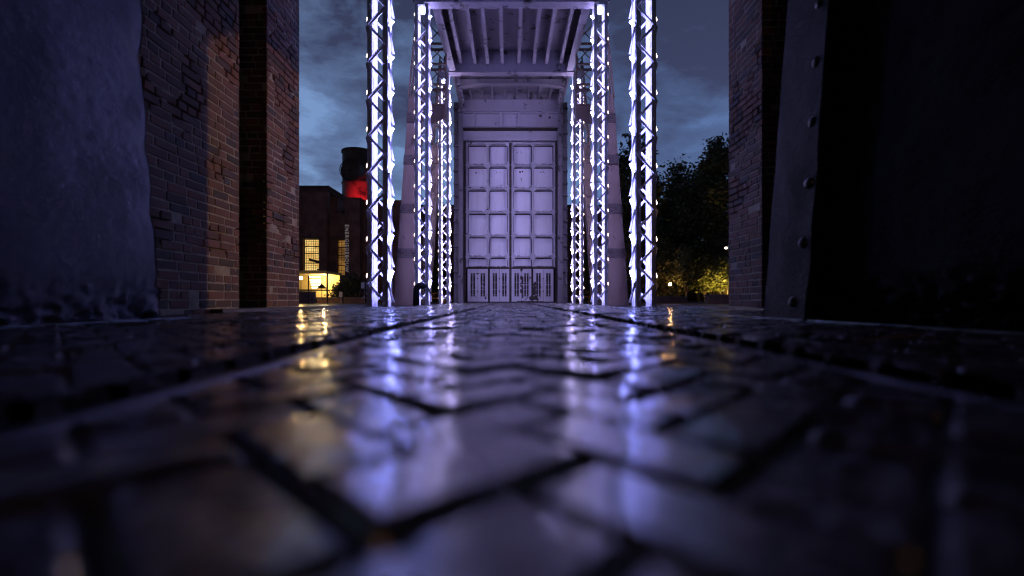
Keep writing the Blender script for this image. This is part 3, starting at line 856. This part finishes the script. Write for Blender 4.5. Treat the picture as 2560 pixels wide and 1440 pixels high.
# lower folding doors with barred slots
pairs = ((1167.5, 1219), (1224, 1273), (1279, 1329), (1334, 1385))
for pi, (pa, pb) in enumerate(pairs):
    mid = (pa+pb)/2
    for li, (a0, a1) in enumerate(((pa, mid-.4), (mid+.4, pb))):
        m_ = MB(); X0, X1 = gx(a0), gx(a1); wz = (X1-X0); zb, zt = gz(754), gz(671.5)
        s0, s1 = (X0 + wz*(.30 if li == 0 else .27), X0 + wz*(.75 if li == 0 else .72)); za, zc = gz(741), gz(682)
        m_.box(X0, s0, DD, DD+.06, zb, zt); m_.box(s1, X1, DD, DD+.06, zb, zt); m_.box(s0, s1, DD, DD+.06, zb, za); m_.box(s0, s1, DD, DD+.06, zc, zt)
        root = part(m_, 'hatch_door', M['paint_door'], gh)
        g_ = MB(); c = (s0+s1)/2; g_.box(c-.02, c+.02, DD+.01, DD+.05, za, zc)
        for q in (.08, .39, .70, .93): g_.box(s0, s1, DD+.03, DD+.045, zc-(zc-za)*q-.008, zc-(zc-za)*q+.008)
        part(g_, 'slot_bars', M['paint_door'], root)
        if li == 1:
            h_ = MB(); y = gz(712); dr = -.14 if pi == 0 else .01
            h_.path([(X0-.06, DD-.05, y+.03), (X0+.08, DD-.06, y), (X0+wz*.5, DD-.06, y+dr*.6), (X1-.12, DD-.05, y+dr)], [.018, .022, .018, .012], 6)
            part(h_, 'handle', M['paint_door'], root)
            for zz in ((gz(694), gz(712), gz(728), gz(673)) if pi == 2 else (gz(696), gz(728))):
                hb = MB(); hb.prism([(X0-.02+(.08 if pi == 2 else .035)*math.cos(k*.785)*(1+.4*math.sin(k*2.1+pi)), zz+(.11 if pi == 2 else .05)*math.sin(k*.785)*(1+.3*math.cos(k*1.7+pi))) for k in range(8)][::-1], DD-.012, DD-.002)
                part(hb, 'hinge', M['rust'], root)
# large bare rusty patch on the third pair
def ragged(x0, x1, y0, y1, seed, amp):
    """flake of bare rust with a torn outline, photo pixels on the gate plane"""
    rd = random.Random(seed); P = []
    n = max(4, int((x1-x0)/2)); m = max(4, int((y1-y0)/2))
    for k in range(n): P.append((x0+(x1-x0)*k/n, y0+rd.uniform(-amp, amp)))
    for k in range(m): P.append((x1+rd.uniform(-amp, amp), y0+(y1-y0)*k/m))
    for k in range(n): P.append((x1-(x1-x0)*k/n, y1+rd.uniform(-amp, amp)*.5))
    for k in range(m): P.append((x0+rd.uniform(-amp, amp), y1-(y1-y0)*k/m))
    r = MB(); q = DD-.006-.0003*seed; r.prism([(gx(a_), gz(b_)) for a_, b_ in P], q-.004, q); part(r, 'rust_patch', M['rust'], gh)
ragged(1334, 1341, 704, 739, 1, 1.3); ragged(1325, 1346, 739, 751, 2, 2.4); ragged(1294, 1358, 752.5, 757.5, 3, 1.5); ragged(1169, 1292, 755, 757.8, 4, 1.0); ragged(1359, 1386, 754.5, 757.8, 5, 1.2)
ragged(1166, 1272, 665.5, 669, 6, 1.1); ragged(1280, 1388, 665, 669, 7, 1.3); ragged(1305, 1309, 690, 745, 8, 1.0)
sl = MB(); sl.box(gx(1133), gx(1420), DG-.15, DG+.2, -.062, .004); tag(sl.build('threshold', M['kerb']), kind='structure')

# ------------------------------------------------------------------ left: brick hall with lit windows
DB = 45.0
hall = thing('brick_hall', 'dark brick hall with lit yellow windows and a heavy cornice', 'building', (-20, DB, 0))
def bx(px, d=DB): return PX(px, d)
def bz(py, d=DB): return PZ(py, d)
def holed(mb, x0, x1, z0, z1, y0, y1, holes):
    """wall slab with rectangular window holes"""
    xs = sorted(holes); cur = x0
    for (a, b_, c, e) in xs:
        mb.box(cur, a, y0, y1, z0, z1); mb.box(a, b_, y0, y1, z0, c); mb.box(a, b_, y0, y1, e, z1); cur = b_
    mb.box(cur, x1, y0, y1, z0, z1)
W1 = (bx(757), bx(797), bz(681), bz(597)); W2 = (bx(837), bx(863), bz(688), bz(597))
a = MB(); holed(a, bx(640), bx(819), -.06, bz(478), DB, DB+.6, [W1]); a.box(bx(640), bx(819), DB+2.5, DB+6, -.06, bz(478)); part(a, 'wall', M['dark_brick'], hall)
a = MB()
for py0, py1, o in ((478,474,.15),(474,470.5,.3),(470.5,467,.5)): a.box(bx(640), bx(819)+o*.6, DB-o, DB+6, bz(py0), bz(py1)-.002)
part(a, 'cornice', M['dark_trim'], hall)
a = MB()
for px0, px1 in ((700,712),(744,752),(803,819)): a.box(bx(px0), bx(px1), DB-.25, DB-.002, -.06, bz(505))
a.box(bx(700), bx(819), DB-.12, DB-.002, bz(503), bz(498)); part(a, 'pilaster', M['dark_brick'], hall)
a = MB(); holed(a, bx(819)+.002, bx(866), -.06, bz(531), DB+.5, DB+1.1, [W2]); part(a, 'wall', M['dark_brick'], hall)
a = MB(); a.box(bx(866)+.002, bx(903), DB-.4, DB+5, -.06, bz(500)); a.box(bx(866)-.15, bx(903)+.15, DB-.55, DB+5.1, bz(500), bz(497)); part(a, 'corner_tower', M['dark_brick'], hall)
a = MB(); a.box(bx(903)+.002, bx(1003), DB+.6, DB+6, -.06, bz(502)); a.box(bx(903)+.2, bx(1003)+.1, DB+.4, DB+6.2, bz(502), bz(498)); part(a, 'wall', M['dark_brick'], hall)
# sloping glazed roof
dR = DB+4
a = MB(); a.prism([(bx(806,dR), bz(533,dR)), (bx(872,dR), bz(545,dR)), (bx(866,dR), bz(530,dR)), (bx(806,dR), bz(494,dR))], dR, dR+6)
rf = part(a, 'roof', M['dark_roof'], hall)
a = MB(); a.prism([(bx(812,dR), bz(512,dR)), (bx(856,dR), bz(530,dR)), (bx(856,dR), bz(527,dR)), (bx(812,dR), bz(500.5,dR))], dR-.03, dR-.002); part(a, 'roof_glazing', M['glazing'], rf)
for k in range(14):
    a = MB(); x = bx(816+k*3, dR); a.box(x-.03, x+.03, dR-.09, dR-.031, bz(531,dR), bz(500,dR) - k*.10); part(a, 'glazing_bar', M['dark_roof'], rf)
def window(rect, y, pm, nx, nz):
    x0, x1, z0, z1 = rect; f_ = MB(); t_ = .05
    f_.box(x0, x0+t_, y, y+.1, z0, z1); f_.box(x1-t_, x1, y, y+.1, z0, z1); f_.box(x0+t_, x1-t_, y, y+.1, z0, z0+t_); f_.box(x0+t_, x1-t_, y, y+.1, z1-t_, z1)
    for k in range(1, nx): x = x0+(x1-x0)*k/nx; f_.box(x-.014, x+.014, y+.03, y+.07, z0+t_, z1-t_)
    for k in range(1, nz):
        z = z0+(z1-z0)*k/nz; w_ = .045 if k in (nz//4+1, nz//2+1, 3*nz//4+1) else .014; f_.box(x0+t_, x1-t_, y+.02, y+.069, z-w_, z+w_)
    root = part(f_, 'window', M['black_steel'], hall)
    p_ = MB(); p_.box(x0+t_, x1-t_, y+.12, y+.14, z0+t_, z1-t_); part(p_, 'pane', pm, root)
    s_ = MB(); s_.box(x0-.5, x1+.5, y-.45, y-.32, z1+.02, z1+.28); part(s_, 'lintel', M['dark_trim'], root)
    # dark machinery silhouettes just inside the glass
    return root
w1 = window(W1, DB+.3, M['win'], 7, 14); w2 = window(W2, DB+.8, M['win_dim'], 6, 14)
y = DB+.41; MG = plain('machinery_grey', (.09,.07,.05), .7)
for p_, q_, w_ in (((768, 648), (796, 655), .25), ((782, 616), (796, 615), .12), ((759, 617), (766, 613), .08), ((788, 673), (793, 673), .12)):
    a = MB(); a.bar((bx(p_[0]), y, bz(p_[1])), (bx(q_[0]), y, bz(q_[1])), w_, .01); part(a, 'machine_beam', MG, w1)

# lettering down the corner tower
cu = bpy.data.curves.new('lettering', 'FONT'); cu.body = 'ENERGIEGEBOUW'; cu.size = .54; cu.extrude = .02; cu.space_character = 1.22
tmp = bpy.data.objects.new('tmp', cu); COL.objects.link(tmp); bpy.context.view_layer.update()
me = bpy.data.meshes.new_from_object(tmp.evaluated_get(bpy.context.evaluated_depsgraph_get())); bpy.data.objects.remove(tmp)
co = [v.co.copy() for v in me.vertices]; wx = max(c.x for c in co)
LT = bz(563) - bz(681)
for v in me.vertices:
    s_ = LT/wx; v.co = Vector((bx(866.5)+v.co.y*.95, DB-.44-v.co.z, bz(563)-v.co.x*s_))
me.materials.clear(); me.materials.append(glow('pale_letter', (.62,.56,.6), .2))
o = bpy.data.objects.new('wall_lettering', me); COL.objects.link(o)
tag(o, 'pale capital letters running down the dark brick tower', 'lettering')

# red lit tank above the hall
DT = 56.0
tk = thing('steel_tank', 'red-lit rusty cylindrical tank rising behind the brick hall', 'tank', (PX(895, DT), DT, 0))
tcx = PX(896, DT); tr = 1.9
a = MB(); a.tube((tcx, DT, 7), (tcx, DT, PZ(459, DT)), tr, tr, 40); part(a, 'lower_drum', M['tank'], tk, False)
a = MB(); a.tube((tcx, DT, PZ(459, DT)+.003), (tcx, DT, PZ(384, DT)), tr*.985, tr*.985, 40); part(a, 'upper_drum', M['tank_dark'], tk)
a = MB(); a.tube((tcx, DT, PZ(384, DT)-.05), (tcx, DT, PZ(380.5, DT)), tr*1.05, tr*1.05, 40); part(a, 'rim', M['tank_dark'], tk); a = MB(); a.tube((tcx, DT, PZ(462, DT)), (tcx, DT, PZ(459.5, DT)), tr*1.04, tr*1.04, 40); part(a, 'rim', M['tank_dark'], tk)
a = MB(); dcx, dcz = PX(875.5, 53.6), PZ(425, 53.6); a.tube((dcx, 53.6, dcz), (dcx+.35, 55.4, dcz), 1.24, 1.24, 36); part(a, 'end_disc', M['tank_dark'], tk)
a = MB(); a.bar((dcx-1.2, 53.57, dcz), (dcx+1.2, 53.57, dcz), .07, .06); a.bar((dcx, 53.57, dcz-1.2), (dcx, 53.57, dcz+1.2), .05, .06)
for k in range(36): q = 2*math.pi*k/36; a.bar((dcx+1.22*math.cos(q), 53.58, dcz+1.22*math.sin(q)), (dcx+1.22*math.cos(q+.18), 53.58, dcz+1.22*math.sin(q+.18)), .07, .08)
part(a, 'disc_flange', M['rust'], tk)
# caged ladder
cl = MB(); dl = 54.0; xa, xb = PX(945.5, dl), PX(953, dl)
for x in (xa, xb): cl.bar((x, dl, 8), (x, dl, PZ(376, dl)), .03, .03)
z = 8
while z < PZ(378, dl): cl.bar((xa, dl, z), (xb, dl, z), .025, .025); z += .3
for k in range(7):
    zz = 9 + k*1.3
    for q in range(6): cl.bar((xa+(xb-xa)*(.5-.7*math.cos(q*.52)), dl-.6*math.sin(q*.52), zz), (xa+(xb-xa)*(.5-.7*math.cos((q+1)*.52)), dl-.6*math.sin((q+1)*.52), zz), .03, .03)
tag(cl.build('caged_ladder', M['black_steel']), 'thin caged steel ladder against the sky beside the red tank', 'ladder')

# long dark hall behind the gate house
bh = thing('long_hall', 'long dark hall closing the view behind the gate and legs', 'building', (0, 62, 0))
a = MB(); a.box(-14.0, 16, 62, 70, -.06, PZ(517, 62)); part(a, 'wall', M['dark_brick'], bh)
a = MB(); a.box(-14.2, 16.2, 61.7, 70.2, PZ(517, 62)+.002, PZ(513, 62)); rr_ = part(a, 'roof', M['dark_roof'], bh)
a = MB(); a.box(PX(1079, 61.6), PX(1100, 61.6), 61.62, 61.69, PZ(541, 61.6), PZ(518, 61.6)); part(a, 'roof_window', plain('dull_glass', (.12,.14,.17), .25), bh)

# lit kiosk
DK = 36.0
def kx(px, d=DK): return PX(px, d)
def kz(py, d=DK): return PZ(py, d)
ks = thing('kiosk', 'open kiosk glowing warm yellow with rows of light bars', 'kiosk', (kx(780), DK, 0))
a = MB(); a.box(kx(700), kx(819.5), DK-.2, DK+3, kz(684), kz(678)); a.box(kx(700), kx(820), DK-.3, DK-.202, kz(684.5), kz(677)); part(a, 'roof', M['kiosk'], ks)
a = MB(); a.box(kx(700), kx(818), DK+2.6, DK+2.7, -.06, kz(684)-.002); part(a, 'back_wall', M['kiosk'], ks)
for px_ in (817, 771): a = MB(); a.box(kx(px_), kx(px_+1.6), DK-.1, DK, -.06, kz(684)-.002); part(a, 'post', M['black_steel'], ks)
for k, py in enumerate((690, 698, 704.5, 711, 718)):
    a = MB(); a.box(kx(757+k*1.6), kx(784+k*.8), DK+1.2, DK+1.26, kz(py+1.4), kz(py-1.4)); part(a, 'light_bar', M['lightbar'], ks)
a = MB(); a.box(kx(700), kx(819), DK+.1, DK+.5, kz(727), kz(724)); a.box(kx(700), kx(819), DK+.15, DK+.2, -.06, kz(745)); part(a, 'counter', M['black_steel'], ks)
pa = MB(); c = (kx(812), DK-.6, 0)
vs = [(c[0], c[1], kz(709))] + [(c[0]+.42*math.cos(k*.785), c[1]+.42*math.sin(k*.785), kz(722)) for k in range(8)]
pa.add(vs, [(0, 1+(k+1) % 8, 1+k) for k in range(8)] + [tuple(range(1, 9))]); pa.tube((c[0], c[1], -.06), (c[0], c[1], kz(708)), .02, .02, 8)
tag(pa.build('parasol', M['black_steel']), 'dark folded-down parasol in front of the lit kiosk', 'parasol')
# globe lamp by the pillar
gl = thing('globe_lamp', 'bright warm globe lamp just past the reddish brick pillar', 'lamp', (PX(752.5, 29), 29, 0))
a = MB(); a.ball((PX(752.5, 29), 29, PZ(695, 29)), .09, 14, 8); part(a, 'globe', M['globe'], gl, True)
a = MB(); a.tube((PX(752.5, 29), 29, -.06), (PX(752.5, 29), 29, PZ(695, 29)-.085), .025, .02, 8); part(a, 'post', M['black_steel'], gl)
# low walls, fence and notices on the left
def low_wall(px0, px1, py, d, seed, label, cat='low wall', th=.5):
    mb = MB(); x0, x1 = PX(px0, d), PX(px1, d); z1 = PZ(py, d)
    brick_face(mb, (x0, d, -.06), (1,0,0), (0,-1,0), x1-x0, z1+.06-.07, seed, .09); mb.box(x0, x1, d+.055, d+th, -.06, z1-.07, 1); mb.box(x0-.03, x1+.03, d-.03, d+th+.03, z1-.068, z1, 1)
    return tag(mb.build('low_brick_wall', [M['brick'], M['wallcap']]), label, cat)
M['wallcap'] = plain('wall_capping', (.10,.075,.07), .6)
low_wall(735, 781, 728, 27.5, 61, 'short brick wall block below the bright globe lamp')
low_wall(792, 919, 743, 30.5, 63, 'long low brick wall behind the thin posts, before the brick hall')
fe = thing('railing', 'thin black railing in front of the kiosk and low wall', 'railing', (PX(840, 26), 26, 0))
for px_, py in ((771, 690), (818.5, 683), (857, 687), (913, 690)): a = MB(); a.box(PX(px_-1, 26), PX(px_+1, 26), 26, 26.05, -.06, PZ(py, 26)); part(a, 'post', M['black_steel'], fe)
a = MB(); a.bar((PX(745, 26), 26.02, PZ(724, 26)), (PX(918, 26), 26.02, PZ(725, 26)), .03, .03); part(a, 'rail', M['black_steel'], fe)
nb = MB(); d = 29.5; nb.prism([(PX(847,d), PZ(742,d)), (PX(855,d), PZ(743,d)), (PX(857,d), PZ(731,d)), (PX(849,d), PZ(728.5,d))], d, d+.03); nb.box(PX(851.5,d), PX(852.5,d), d+.031, d+.06, PZ(765,d), PZ(730,d))
tag(nb.build('notice_board', M['white_board']), 'small blank white notice board leaning on the long low wall', 'notice board')
nb = MB(); d = 28; 
for a_ in ((902.5,910,706,721),(913,917.5,706,722),(913,917.5,729,737),(908,912,741,745)): nb.box(PX(a_[0],d), PX(a_[1],d), d, d+.03, PZ(a_[3],d), PZ(a_[2],d))
nb.box(PX(911,d), PX(912.5,d), d+.031, d+.07, -.06, PZ(704,d)); nb.box(PX(902,d), PX(918,d), d+.031, d+.05, PZ(746,d), PZ(744.5,d)); nb.box(PX(902,d), PX(918,d), d+.031, d+.05, PZ(715,d), PZ(713,d))
tag(nb.build('notice_board', M['white_board']), 'cluster of small pale notices on a post beside the front white column', 'notice board')

# black vent pipe and picnic tables
vp = MB(); d = 15.0; x0 = PX(1040.5, d)
pts = [(x0, d, -.06), (x0, d, .55)]; 
R_ = .17; ztop_ = PZ(714, d)
pts = [(x0, d, -.06), (x0, d, ztop_-R_)] + [(x0+R_-R_*math.cos(k*math.pi/10), d, ztop_-R_+R_*math.sin(k*math.pi/10)) for k in range(1, 9)]
vp.path(pts, [.105]*len(pts), 16)
tag(vp.build('vent_pipe', M['black_steel'], smooth=True), 'thick black vent pipe bent over at the top', 'pipe')
def picnic(x, d, s, rot, label):
    t = thing('picnic_table', label, 'picnic table', (x, d, -.06), 'orange picnic tables'); L = .9*s; a = MB()
    for k in range(3): a.box(x-L, x+L, d-.36*s+k*.25*s, d-.13*s+k*.25*s, -.06+.72*s, -.06+.76*s)
    part(a, 'tabletop', M['orange_wood'], t)
    for sy in (-1, 1): a = MB(); a.box(x-L, x+L, d+sy*.75*s-.13*s, d+sy*.75*s+.13*s, -.06+.42*s, -.06+.46*s); part(a, 'bench', M['orange_wood'], t)
    for e in (-.7, .7):
        a = MB()
        for sy in (-1, 1): a.bar((x+e*L, d+sy*.70*s, -.06), (x+e*L, d+sy*.22*s, -.06+.72*s), .09*s, .05*s, up=(1,0,0))
        a.box(x+e*L-.02*s+.05*s, x+e*L+.02*s+.05*s, d-.85*s, d+.85*s, -.06+.34*s, -.06+.42*s); part(a, 'leg_frame', M['orange_wood'], t)
    t.rotation_euler = (0, 0, rot); return t
picnic(PX(1091, 28), 28, .85, math.pi/2, 'small orange picnic table seen end-on between two white columns')
picnic(PX(1454, 29), 29, .95, .06, 'orange picnic table seen from its long side behind white columns')

# ------------------------------------------------------------------ right: trees, lamps, low walls
def leaves(mb, centres, n, spread, size, rd):
    for _ in range(n):
        c = centres[rd.randrange(len(centres))]
        p = Vector((c[0]+rd.gauss(0, spread), c[1]+rd.gauss(0, spread), c[2]+rd.gauss(0, spread*.75)))
        if p.z < .15: continue
        s = size*rd.uniform(.6, 1.35)
        a = Vector((rd.gauss(0,1), rd.gauss(0,1), rd.gauss(0,.7))).normalized(); b_ = a.cross(Vector((rd.gauss(0,1), rd.gauss(0,1), rd.gauss(0,1)))).normalized()
        mb.add([p-a*s*.6, p+b_*s*.34+a*s*.05, p+a*s*.6, p-b_*s*.34], [(0,1,2,3)])
def tree(px, d, ptop, rad, zlow, n, seed, label, lm='leaf', size=.26, name='tree', spread=.52, ncl=60, cat='tree', group='trees beyond the low walls'):
    rd = random.Random(seed); x = PX(px, d); ht = PZ(ptop, d)
    t = thing(name, label, cat, (x, d, -.06), group)
    cs = []
    for _ in range(ncl):
        while True:
            q = Vector((rd.uniform(-1,1), rd.uniform(-1,1), rd.uniform(-1,1)))
            if .25 < q.length < 1: break
        zc = (zlow+ht)/2; hz = (ht-zlow)/2
        k = rad*(1 - .25*max(0, q.z))
        cs.append((x+q.x*k, d+q.y*k, zc + q.z*hz*.93))
    cs.append((x, d, ht-.35))
    a = MB(); n_ = 7; pts = [(x+rd.gauss(0,.05)*k, d, -.06+(ht*.8)*k/n_) for k in range(n_+1)]
    a.path(pts, [max(.03, .035*ht**.7*(1-.85*k/n_)) for k in range(n_+1)], 8)
    for c in cs[::3]:
        k = rd.uniform(.35, .9); p0 = Vector((x, d, min(c[2]-.3, ht*.75)*k if c[2] > 1 else .2)); mid = (p0+Vector(c))/2 + Vector((0,0,.15))
        a.path([p0, mid, c], [.06, .04, .012], 5)
    part(a, 'trunk', M['bark'], t)
    m_ = MB(); leaves(m_, cs, int(n*1.5), spread, size*1.12, rd); part(m_, 'crown', M[lm], t)
    return t
tree(1592, 38, 338, 1.9, 1.0, 9000, 1, 'tall dark tree showing on both sides of the front white column')
tree(1697, 41, 412, 2.0, 1.2, 8500, 2, 'dark rounded tree, lower, midway between the front column and the bluish pillar')
tree(1793, 39, 352, 1.8, 2.2, 8500, 3, 'tall dark tree, highest crown, touching the edge of the bluish brick pillar')
tree(1745, 44, 440, 2.4, 1.0, 7000, 4, 'dark broad tree filling in behind the two rounder crowns')
tree(1640, 47, 455, 2.6, 1.0, 7000, 5, 'dark far tree in the dip between the tallest crowns')
tree(1655, 36, 610, 1.3, .1, 3500, 6, 'dark leafy shrub above the low wall near the orange lamp', size=.2, name='shrub', spread=.4, ncl=24, cat='shrub', group='shrubs by the lamps')
tree(1800, 35.5, 655, .75, .9, 2600, 7, 'yellow-lit leafy shrub glowing beside the bluish brick pillar', 'leaf_y', .15, 'shrub', .28, 20, 'shrub', 'shrubs by the lamps')
tree(1714, 33, 618, .55, .5, 1300, 8, 'slim pale sapling with upright twigs between the two lamps', 'leaf_y', .13, 'sapling', .22, 18, 'sapling', None)
tree(1760, 36, 640, 1.0, 1.0, 2600, 9, 'leafy shrub half lit by the hidden yellow lamp', 'leaf_y', .18, 'shrub', .33, 20, 'shrub', 'shrubs by the lamps')
tree(1085, 40, 640, 1.1, .2, 2500, 10, 'dark shrub behind the end-on picnic table', 'leaf_d', .2, 'shrub', .35, 20, 'shrub', None)
tree(882, 33, 690, .5, .5, 1100, 12, 'dark shrub rising in front of the lowest letters on the brick tower', 'leaf_d', .16, 'shrub', .3, 18, 'shrub', None)
tree(856, 33, 712, .4, .2, 800, 13, 'dark low shrub under the amber window', 'leaf_d', .16, 'shrub', .28, 16, 'shrub', None)
hd = MB(); rd_ = random.Random(77)
leaves(hd, [(rd_.uniform(8, 34), 50+rd_.uniform(-.8,.8), rd_.uniform(.2, 5.0)) for _ in range(220)], 14000, .45, .4, rd_)
hd.box(8, 34, 50.6, 51.2, -.06, 4.6)
tag(hd.build('hedge', M['leaf']), 'long dark hedge closing the view behind the trees', 'hedge')
lp = thing('garden_lamp', 'small orange globe lamp glowing before the dark trees', 'lamp', (PX(1675, 33), 33, 0))
a = MB(); a.ball((PX(1675, 33), 33, PZ(711, 33)), .10, 14, 8); part(a, 'globe', M['globe2'], lp, True)
a = MB(); a.tube((PX(1675, 33), 33, -.06), (PX(1675, 33), 33, PZ(711, 33)-.09), .03, .03, 8); part(a, 'post', M['black_steel'], lp)
lp = thing('street_lamp', 'pale lamp head on a post at the edge of the bluish pillar', 'lamp', (PX(1817, 34), 34, 0))
a = MB(); a.ball((PX(1815, 34), 34, PZ(620, 34)), .12, 12, 8, .7); part(a, 'lamp_head', glow('lamp_head', (1,.72,.45), 6), lp, True)
a = MB(); a.tube((PX(1819, 34), 34, -.06), (PX(1819, 34), 34, PZ(622, 34)), .03, .025, 8); part(a, 'post', M['black_steel'], lp)
b = MB(); b.box(PX(1812, 39), PX(1840, 39), 39, 39.4, -.06, PZ(690, 39)); b.box(PX(1811, 39), PX(1842, 39), 38.95, 39.45, PZ(690, 39)+.002, PZ(688, 39))
tag(b.build('garden_wall', plain('ochre_render', (.45,.32,.15), .8)), 'ochre wall end lit yellow beside the bluish pillar', 'wall')
for px_, lab in ((1776, 'slim upright post catching yellow light, darker one'), (1784, 'slim upright post catching yellow light, next to the glowing shrub')):
    b = MB(); b.tube((PX(px_, 38), 38, -.06), (PX(px_, 38), 38, PZ(700, 38)), .08, .07, 10); b.tube((PX(px_, 38), 38, PZ(700, 38)), (PX(px_, 38), 38, PZ(698, 38)), .1, .1, 10)
    tag(b.build('timber_post', M['bark']), lab, 'post')
low_wall(1644, 1718, 741, 29.5, 65, 'low brick wall under the small orange lamp')
low_wall(1771, 1850, 736, 26.5, 67, 'low brick wall meeting the bluish brick pillar')
b = MB(); b.box(PX(1719, 31), PX(1770, 31), 31, 31.4, -.06, PZ(754, 31)); tag(b.build('planter_edge', M['wallcap']), 'very low dark planter edge between the two low brick walls', 'planter')

# ------------------------------------------------------------------ lights
def point(name, loc, col, power, r=.1, typ='POINT', aim=None, size=None, blend=.5):
    l = bpy.data.lights.new(name, typ); l.color = col; l.energy = power; l.shadow_soft_size = r
    o = bpy.data.objects.new(name, l); COL.objects.link(o); o.location = loc
    if typ == 'SPOT':
        l.spot_size = math.radians(size); l.spot_blend = blend
        o.rotation_euler = (Vector(aim)-Vector(loc)).to_track_quat('-Z', 'Y').to_euler()
    return o
point('warm_flood', (16, 11.7, 1.6), (1, .64, .28), 3000, .06, 'SPOT', (-3.61, 7.6, 1.0), 17.5, .05)
point('red_spot', (tcx-1.3, 51.8, 9.9), (1, .03, .06), 2100, .2, 'SPOT', (tcx-.5, DT, 12.6), 70, .4)
point('red_spot', (tcx+1.8, 52.2, 9.9), (1, .03, .06), 1000, .2, 'SPOT', (tcx+.6, DT, 13), 60, .4)
point('garden_glow', (PX(1812, 33.6), 33.6, .5), (1, .66, .16), 620, .1, 'SPOT', (PX(1780, 38), 38, 3.4), 110, .6)
point('kiosk_glow', (kx(790), DK+1.6, kz(690)), (1, .68, .28), 240, .1)

point('passage_fill', (1.2, -5.0, 2.4), (1, .5, .25), 42, .1)  # unseen fill light, added to warm the brick wall
sun = bpy.data.lights.new('sun', 'SUN'); sun.energy = .01; sun.angle = math.radians(12); sun.color = (.7,.8,1)
so = bpy.data.objects.new('sun', sun); COL.objects.link(so); so.rotation_euler = (math.radians(60), 0, math.radians(20))

# ------------------------------------------------------------------ sky: dusk with drifting cloud
w = bpy.data.worlds.new('World'); SC.world = w; w.use_nodes = True; nt = w.node_tree; nt.nodes.clear()
out = nt.nodes.new('ShaderNodeOutputWorld'); bg = nt.nodes.new('ShaderNodeBackground'); nt.links.new(bg.outputs[0], out.inputs[0])
sky = nt.nodes.new('ShaderNodeTexSky'); sky.sky_type = 'NISHITA'; sky.sun_disc = False
sky.sun_elevation = math.radians(2); sky.sun_rotation = math.radians(160); sky.air_density = 1.5; sky.ozone_density = 6
tc = nt.nodes.new('ShaderNodeTexCoord'); sx_ = nt.nodes.new('ShaderNodeSeparateXYZ'); nt.links.new(tc.outputs['Generated'], sx_.inputs[0])
zc = maths(nt, 'ADD', maths(nt, 'MAXIMUM', sx_.outputs[2], 0), .22)
cb = nt.nodes.new('ShaderNodeCombineXYZ'); nt.links.new(maths(nt, 'DIVIDE', sx_.outputs[0], zc), cb.inputs[0]); nt.links.new(maths(nt, 'DIVIDE', sx_.outputs[1], zc), cb.inputs[1])
mp = nt.nodes.new('ShaderNodeMapping'); mp.inputs['Location'].default_value = (2.3, 1.4, .3); mp.inputs['Rotation'].default_value = (0, .25, 0); mp.inputs['Scale'].default_value = (1, 1, 2.3); nt.links.new(tc.outputs['Generated'], mp.inputs[0])
c1 = noise(nt, mp.outputs[0], 3.2, 6, .58, .5)
c2 = noise(nt, mp.outputs[0], 11, 5, .6, .4)
cl_ = maths(nt, 'ADD', maths(nt, 'MULTIPLY', c1, 1.7), maths(nt, 'MULTIPLY', c2, .75))
cl_ = maths(nt, 'ADD', cl_, maths(nt, 'MULTIPLY', maths(nt, 'SUBTRACT', sx_.outputs[2], .49), 1.9))
cl_ = maths(nt, 'ADD', cl_, maths(nt, 'MULTIPLY', sx_.outputs[0], .02))
cloud = ramp(nt, maths(nt, 'MULTIPLY', cl_, .5), [(.36, (0,0,0)), (.47, (.5,.5,.5)), (.66, (1,1,1))])
side = nt.nodes.new('ShaderNodeMapRange'); side.inputs[1].default_value = -.4; side.inputs[2].default_value = .2; nt.links.new(sx_.outputs[0], side.inputs[0])
hz = mixc(nt, side.outputs[0], (.20,.31,.54), (.12,.195,.40))
clear = mixc(nt, .08, hz, sky.outputs[0])
dark = ramp(nt, sx_.outputs[2], [(0, (.07,.10,.21)), (.35, (.05,.062,.135)), (.6, (.032,.04,.09))])
back = nt.nodes.new('ShaderNodeMapRange'); back.interpolation_type = 'SMOOTHSTEP'   # the sky opposite the sunset is nearly night
back.inputs[1].default_value = -.25; back.inputs[2].default_value = .55; back.inputs[3].default_value = .10; back.inputs[4].default_value = 1.0
nt.links.new(sx_.outputs[1], back.inputs[0])
nt.links.new(mixc(nt, cloud.outputs[0], clear, dark.outputs[0]), bg.inputs[0]); nt.links.new(back.outputs[0], bg.inputs[1])

# ------------------------------------------------------------------ camera
cam = bpy.data.cameras.new('camera'); co_ = bpy.data.objects.new('camera', cam); COL.objects.link(co_); SC.camera = co_
co_.location = (0, 0, H); co_.rotation_euler = (math.radians(90), 0, 0)
cam.sensor_width = 36; cam.lens = FPX/2560*36; cam.shift_x = (1280-VX)/2560; cam.shift_y = (VY-720)/2560
cam.clip_start = .01; cam.clip_end = 1000
cam.dof.use_dof = True; cam.dof.focus_distance = 13; cam.dof.aperture_fstop = .78
SC.view_settings.view_transform = 'Standard'; SC.view_settings.look = 'None'; SC.view_settings.exposure = 0; SC.view_settings.gamma = 1
SC.render.engine = 'CYCLES'
cy = SC.cycles
cy.filter_width = 1.15; cy.use_denoising = True; cy.max_bounces = 6; cy.diffuse_bounces = 3; cy.glossy_bounces = 4
cy.sample_clamp_indirect = 6; cy.use_light_tree = True; cy.caustics_reflective = False; cy.caustics_refractive = False
for o in SC.objects:
    if '_loc' in o: del o['_loc']
